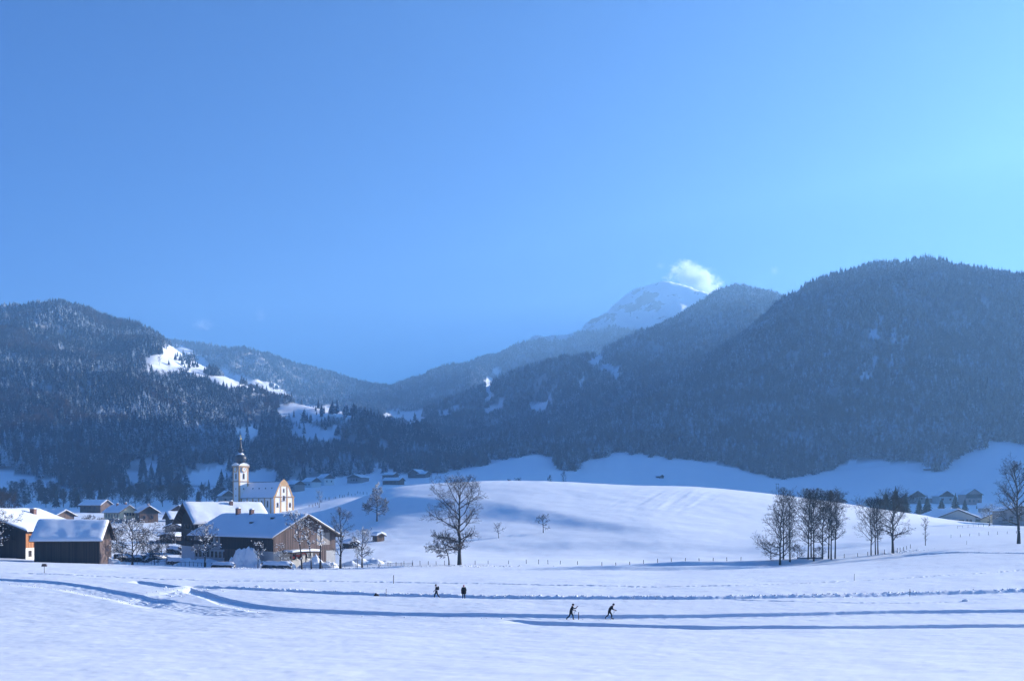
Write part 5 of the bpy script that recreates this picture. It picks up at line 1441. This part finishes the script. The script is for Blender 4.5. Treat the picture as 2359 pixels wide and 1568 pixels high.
# broken snow thrown up along the trails
cl = Tube(); rc = random.Random(3)
def clods(trail, x0, x1, n_, off, spread, r0, r1):
    for i in range(n_):
        X_ = rc.uniform(x0, x1)
        if not (trail.xs[0] < X_ < trail.xs[-1]): continue
        Y_ = float(np.interp(X_, trail.xs, trail.ys)) + off + rc.gauss(0, spread)
        if vnoise(np.array(X_ / 3.0), np.array(7.7), 5) < -.25 and rc.random() < .7: continue
        cl.blob(Vector((X_, Y_, land_z(X_, Y_) + .02)), rc.uniform(r0, r1), rc)
clods(TRAILS[3], -38, 70, 420, .3, .35, .07, .20)
clods(TRAILS[3], -20, 45, 160, -2.4, .25, .05, .12)
clods(TRAILS[0], -75, -38, 90, -6.0, .9, .05, .12)
clods(TRAILS[2], -36, 20, 120, -4.2, .5, .05, .13)
clods(TRAILS[4], -46, -40, 40, .2, .5, .08, .2)
clods(TRAILS[7], 100, 130, 40, -2.0, .5, .1, .3)
for i in range(70):
    X_, Y_ = JX + rc.gauss(0, 2.6), JY + rc.gauss(0, 5)
    cl.blob(Vector((X_, Y_, land_z(X_, Y_))), rc.uniform(.05, .16), rc)
for i in range(420):      # rough grass tussocks and broken snow at the field edge
    x = rc.choice([rc.gauss(1080, 70), rc.gauss(2075, 30), rc.uniform(690, 960), rc.uniform(530, 680)]); Y_ = (231.5 if x < 1300 else 246) + rc.gauss(0, 2.2)
    p = on(x, Y_); cl.blob(p, rc.uniform(.08, .3), rc)
tag(link('snow_clods', mesh_from('snow_clods', cl.V, cl.F, [M['snow_lump']], smooth=True)), 'broken lumps of snow along the trail banks', kind='stuff')
for x, row, h_, lab in ((592, 1352, .35, 'snow block left of two on the bank of the upper trail'), (652, 1358, .4, 'snow block right of two on the bank of the upper trail'), (2222, 1384, .3, 'snow block at the end of the footprints on the right'), (380, 1352, .22, 'snow ridge at the trodden junction of the trails')):
    Yb = fy(x, row)
    heap(x, Yb, h_ * 1.5, h_ * .8, h_, lab, int(x), cat='snow block', rough=.5)

# ------------------------------------------------------------------ people
def person(name, label, loc, face, J, outfit, extra=None):
    """J: joint positions facing +x; the body grows over the joints as one skin"""
    o = empty(name, loc, face); tag(o, label, 'person'); o.scale = (1.06, 1.06, 1.06)
    names = list(J); V = [J[k] for k in names]; I = {k: i for i, k in enumerate(names)}
    E = [('hip', 'belly'), ('belly', 'chest'), ('chest', 'neck'), ('neck', 'head'), ('head', 'crown'), ('head', 'nose')]
    for s_ in 'lr':
        E += [('hip', 'thigh_' + s_), ('thigh_' + s_, 'knee_' + s_), ('knee_' + s_, 'ankle_' + s_), ('ankle_' + s_, 'toe_' + s_),
              ('chest', 'shoulder_' + s_), ('shoulder_' + s_, 'elbow_' + s_), ('elbow_' + s_, 'wrist_' + s_)]
    RAD = dict(hip=.16, belly=.15, chest=.175, neck=.062, head=.098, crown=.06, nose=.018, thigh=.105, knee=.068, ankle=.05, toe=.042, shoulder=.085, elbow=.056, wrist=.042)
    me = bpy.data.meshes.new('body'); me.from_pydata(V, [(I[a], I[b]) for a, b in E], [])
    body = link('body', me, o)
    sm = body.modifiers.new('skin', 'SKIN'); sm.use_smooth_shade = True
    for k, i in I.items():
        r_ = RAD[k.split('_')[0]] * outfit.get('bulk', 1.18)
        me.skin_vertices[0].data[i].radius = (r_, r_)
        me.skin_vertices[0].data[i].use_root = (k == 'hip')
    body.modifiers.new('sub', 'SUBSURF').levels = 1
    body.modifiers['sub'].render_levels = 1
    dg = bpy.context.evaluated_depsgraph_get(); dg.update()
    m2 = bpy.data.meshes.new_from_object(body.evaluated_get(dg))
    body.modifiers.clear(); body.data = m2; m2.name = 'body'
    m2.materials.clear()
    for q in ('jacket', 'trousers', 'skin', 'boots'): m2.materials.append(M[outfit[q]])
    P = {k: Vector(v) for k, v in J.items()}
    zone = [('jacket', ('belly', 'chest', 'shoulder_l', 'shoulder_r', 'elbow_l', 'elbow_r')), ('trousers', ('hip', 'thigh_l', 'thigh_r', 'knee_l', 'knee_r')), ('skin', ('head', 'crown', 'neck', 'nose', 'wrist_l', 'wrist_r')), ('boots', ('ankle_l', 'ankle_r', 'toe_l', 'toe_r'))]
    for p in m2.polygons:
        c = p.center; best = min(((c - P[k]).length, zi) for zi, (_, ks) in enumerate(zone) for k in ks)
        p.material_index = best[1]; p.use_smooth = True
    # cap or hair over the skull
    h = P['head']; mb = MB()
    mb.lathe([(.118, .0), (.124, .04), (.11, .10), (.07, .145), (.0, .16)], 12)
    cap = mb.build('cap' if outfit.get('cap') else 'hair', M[outfit.get('cap') or 'black_iron'], o, True); cap.location = h + Vector((-.008, 0, .0))
    # gloves: palm, four fingers and a thumb, slightly curled
    for s_ in 'lr':
        w, e = P['wrist_' + s_], P['elbow_' + s_]; d = (w - e).normalized(); side = d.cross(Vector((0, 0, 1)));
        side = side.normalized() if side.length > .1 else Vector((0, 1, 0)); up = side.cross(d)
        tb = Tube(); tb.add([w - d * .02, w + d * .05, w + d * .09], [.042, .05, .042], 6)
        for k in range(4):
            q = w + d * .085 + side * (.027 * (k - 1.5)); L = (.07, .08, .076, .06)[k]
            tb.add([q, q + d * L * .5 - up * .012, q + d * L - up * .04], [.014, .013, .01], 5)
        q = w + d * .03 + side * .045
        tb.add([q, q + d * .035 + side * .025, q + d * .065 + side * .02 - up * .02], [.015, .014, .011], 5)
        link('glove', mesh_from('glove', tb.V, tb.F, [M[outfit['glove']]], smooth=True), o)
    if extra: extra(o, P)
    return o
M['cloth_navy'] = plain('cloth_navy', (.007, .008, .014), .9, 0, .1)
M['cloth_black'] = plain('cloth_black', (.005, .005, .006), .9, 0, .1)
M['cloth_pink'] = plain('cloth_pink', (.62, .20, .22), .8)
M['cloth_light'] = plain('cloth_light', (.55, .55, .55), .8)
M['skin_tone'] = plain('skin_tone', (.48, .27, .2), .6)
dark = dict(jacket='cloth_navy', trousers='cloth_black', skin='skin_tone', boots='black_iron', glove='cloth_black', cap='cloth_navy')
def ski_gear(o, P):
    for s_ in 'lr':
        f, t = P['ankle_' + s_], P['toe_' + s_]
        d = (t - f); pitch = math.atan2(-(t.z - .05), .25) * 0
        b_ = MB().box(-.85, .9, -.025, .025, 0, .02).prism([(.9, 0), (1.06, .09), (1.06, .105), (.9, .02)], -.022, .022).build('ski', M['cloth_light'], o)
        b_.location = (t.x - .1, t.y, max(.0, t.z - .055)); b_.rotation_euler = (0, math.atan2(max(0, f.z - .12), .3) * .6, 0)
        w = P['wrist_' + s_]; tip = Vector((w.x - .55, w.y + (.08 if s_ == 'l' else -.08), .02))
        MB().cyl(tuple(w + Vector((.03, 0, .06))), tuple(tip), .012, .008, 6).cyl(tuple(tip + Vector((.03, 0, .06))), tuple(tip + Vector((.032, 0, .07))), .05, .05, 8).build('ski_pole', M['black_iron'], o)
J3 = dict(hip=(-.06, 0, .95), belly=(-.01, 0, 1.1), chest=(.07, 0, 1.33), neck=(.12, 0, 1.5), head=(.17, 0, 1.62), crown=(.18, 0, 1.73), nose=(.285, 0, 1.61),
  thigh_l=(-.04, .1, .88), knee_l=(.17, .11, .5), ankle_l=(.20, .11, .11), toe_l=(.42, .11, .06), thigh_r=(-.1, -.1, .88), knee_r=(-.22, -.1, .5), ankle_r=(-.55, -.1, .2), toe_r=(-.42, -.1, .08),
  shoulder_l=(.05, .19, 1.4), elbow_l=(.14, .26, 1.13), wrist_l=(.38, .2, 1.03), shoulder_r=(.1, -.19, 1.4), elbow_r=(.34, -.25, 1.25), wrist_r=(.55, -.2, 1.44))
J4 = dict(hip=(-.1, 0, .93), belly=(.0, 0, 1.08), chest=(.16, 0, 1.29), neck=(.28, 0, 1.43), head=(.37, 0, 1.54), crown=(.4, 0, 1.65), nose=(.485, 0, 1.52),
  thigh_l=(-.08, .1, .87), knee_l=(.17, .11, .5), ankle_l=(.18, .11, .11), toe_l=(.40, .11, .06), thigh_r=(-.14, -.1, .87), knee_r=(-.2, -.1, .49), ankle_r=(-.56, -.1, .2), toe_r=(-.43, -.1, .08),
  shoulder_l=(.14, .19, 1.35), elbow_l=(.22, .27, 1.07), wrist_l=(.5, .22, .98), shoulder_r=(.2, -.19, 1.35), elbow_r=(.26, -.27, 1.08), wrist_r=(.55, -.22, 1.0))
J1 = dict(hip=(0, 0, .95), belly=(.01, 0, 1.1), chest=(.03, 0, 1.35), neck=(.05, 0, 1.52), head=(.08, 0, 1.64), crown=(.08, 0, 1.75), nose=(.195, 0, 1.63),
  thigh_l=(.02, .1, .88), knee_l=(.2, .1, .5), ankle_l=(.27, .1, .1), toe_l=(.47, .1, .06), thigh_r=(-.03, -.1, .88), knee_r=(-.12, -.1, .49), ankle_r=(-.42, -.1, .16), toe_r=(-.28, -.1, .06),
  shoulder_l=(.02, .2, 1.43), elbow_l=(.08, .27, 1.15), wrist_l=(.28, .25, .95), shoulder_r=(.03, -.2, 1.43), elbow_r=(-.02, -.27, 1.14), wrist_r=(.1, -.26, .9))
J2 = dict(hip=(0, 0, .93), belly=(0, 0, 1.08), chest=(0, 0, 1.3), neck=(0, 0, 1.47), head=(.02, 0, 1.58), crown=(.02, 0, 1.68), nose=(.13, 0, 1.57),
  thigh_l=(0, .1, .86), knee_l=(.08, .1, .48), ankle_l=(.06, .1, .1), toe_l=(.26, .1, .06), thigh_r=(0, -.1, .86), knee_r=(-.02, -.1, .48), ankle_r=(-.14, -.1, .12), toe_r=(.04, -.1, .06),
  shoulder_l=(0, .2, 1.38), elbow_l=(.02, .29, 1.1), wrist_l=(.08, .28, .86), shoulder_r=(0, -.2, 1.38), elbow_r=(-.02, -.29, 1.1), wrist_r=(.04, -.28, .86))
def backpack(o, P):
    c = P['chest']
    mb = MB().lathe([(0, -.27), (.13, -.25), (.16, -.1), (.15, .1), (.09, .2), (0, .22)], 10)
    mb.V = [(x * .75, y * 1.05, z) for x, y, z in mb.V]
    q = mb.build('backpack', M['cloth_black'], o, True); q.location = c + Vector((-.25, 0, -.02))
    mb = MB().lathe([(.175, -.06), (.19, -.02), (.185, .05), (.17, .08)], 12); mb.V = [(x, y * 1.02, z) for x, y, z in mb.V]
    q = mb.build('waist_band', M['cloth_light'], o, True); q.location = P['belly'] + Vector((0, 0, -.06))
def coat(o, P):
    mb = MB().lathe([(.27, .62), (.265, .7), (.24, .95), (.215, 1.15), (.21, 1.34), (.12, 1.45)], 14)
    mb.V = [(x * .82, y * 1.08, z) for x, y, z in mb.V]
    mb.build('coat', M['cloth_black'], o, True)
def ground_pt(x, row): return on(x, fy(x, row))
person('person', 'skier with raised left hand and poles, left of the two skiers on the lower trail', ground_pt(1316, 1421), 0.0, J3, dict(dark, cap='cloth_black'), ski_gear)
person('person', 'bent forward skier in dark clothes, right of the two skiers on the lower trail', ground_pt(1405, 1418), 0.0, J4, dark, ski_gear)
person('person', 'walker in dark clothes with backpack striding left on the upper trail', ground_pt(1005, 1373), math.pi, J1, dark, backpack)
person('person', 'walker in a long dark coat and pink cap on the upper trail', ground_pt(1068, 1374), math.pi * .6, J2, dict(dark, jacket='cloth_black', cap='cloth_pink'), coat)

# ------------------------------------------------------------------ clouds behind the summit
def cloud(cx, cy, Y, w, h, d, dens, label, seed, thr=.5):
    m = bpy.data.materials.new('cloud'); m.use_nodes = True
    n = m.node_tree.nodes; n.clear(); l = m.node_tree.links
    tc = n.new('ShaderNodeTexCoord'); out = n.new('ShaderNodeOutputMaterial'); pv = n.new('ShaderNodeVolumePrincipled')
    mp = n.new('ShaderNodeMapping'); mp.inputs['Location'].default_value = (seed, seed * .7, seed * .3); mp.inputs['Scale'].default_value = (1.6 * w / h * .55, 1.4, 1.0)
    l.new(tc.outputs['Object'], mp.inputs['Vector'])
    t = noise_node(n, l, 2.3, 7, mp.outputs['Vector'], .66)
    ln = n.new('ShaderNodeVectorMath'); ln.operation = 'LENGTH'; l.new(tc.outputs['Object'], ln.inputs[0])
    v = mathn(n, l, 'SUBTRACT', mathn(n, l, 'MULTIPLY', t.outputs['Fac'], 2.1), mathn(n, l, 'ADD', mathn(n, l, 'MULTIPLY', ln.outputs['Value'], 1.0), thr))
    v = mathn(n, l, 'MINIMUM', mathn(n, l, 'MAXIMUM', mathn(n, l, 'MULTIPLY', v, 2.0), 0.0), 1.0)
    l.new(mathn(n, l, 'MULTIPLY', v, dens), pv.inputs['Density'])
    pv.inputs['Color'].default_value = (.90, .95, 1, 1); pv.inputs['Anisotropy'].default_value = .2
    l.new(pv.outputs[0], out.inputs['Volume'])
    bm = bmesh.new(); bmesh.ops.create_icosphere(bm, subdivisions=2, radius=1.0)
    me = bpy.data.meshes.new('cloud'); bm.to_mesh(me); bm.free(); me.materials.append(m)
    o = link('cloud', me); o.location = at(cx, cy, Y); o.scale = (w / 2 / F * Y, d, h / 2 / F * Y)
    o.rotation_euler = (0, 0, 0)
    return tag(o, label, 'cloud')
SC.cycles.volume_max_steps = 256
c_ = cloud(1602, 645, 6600, 180, 96, 160, .035, 'white cloud rising behind the snowy summit', 7.7, .40)
c_.rotation_euler = (0, R(20), 0)
cloud(1521, 612, 6500, 34, 28, 40, .004, 'small wisp of cloud above the summit', 8.2, .45)
cloud(1783, 624, 6500, 36, 40, 40, .004, 'thin cloud wisp right of the summit above the second ridge', 5.4, .45)
cloud(467, 748, 7600, 80, 50, 80, .003, 'faint lower cloud wisp above the left ridge', 2.3, .45)
cloud(600, 727, 7600, 50, 60, 60, .002, 'faint upper cloud wisp right of the lower wisp over the left ridge', 6.6, .45)
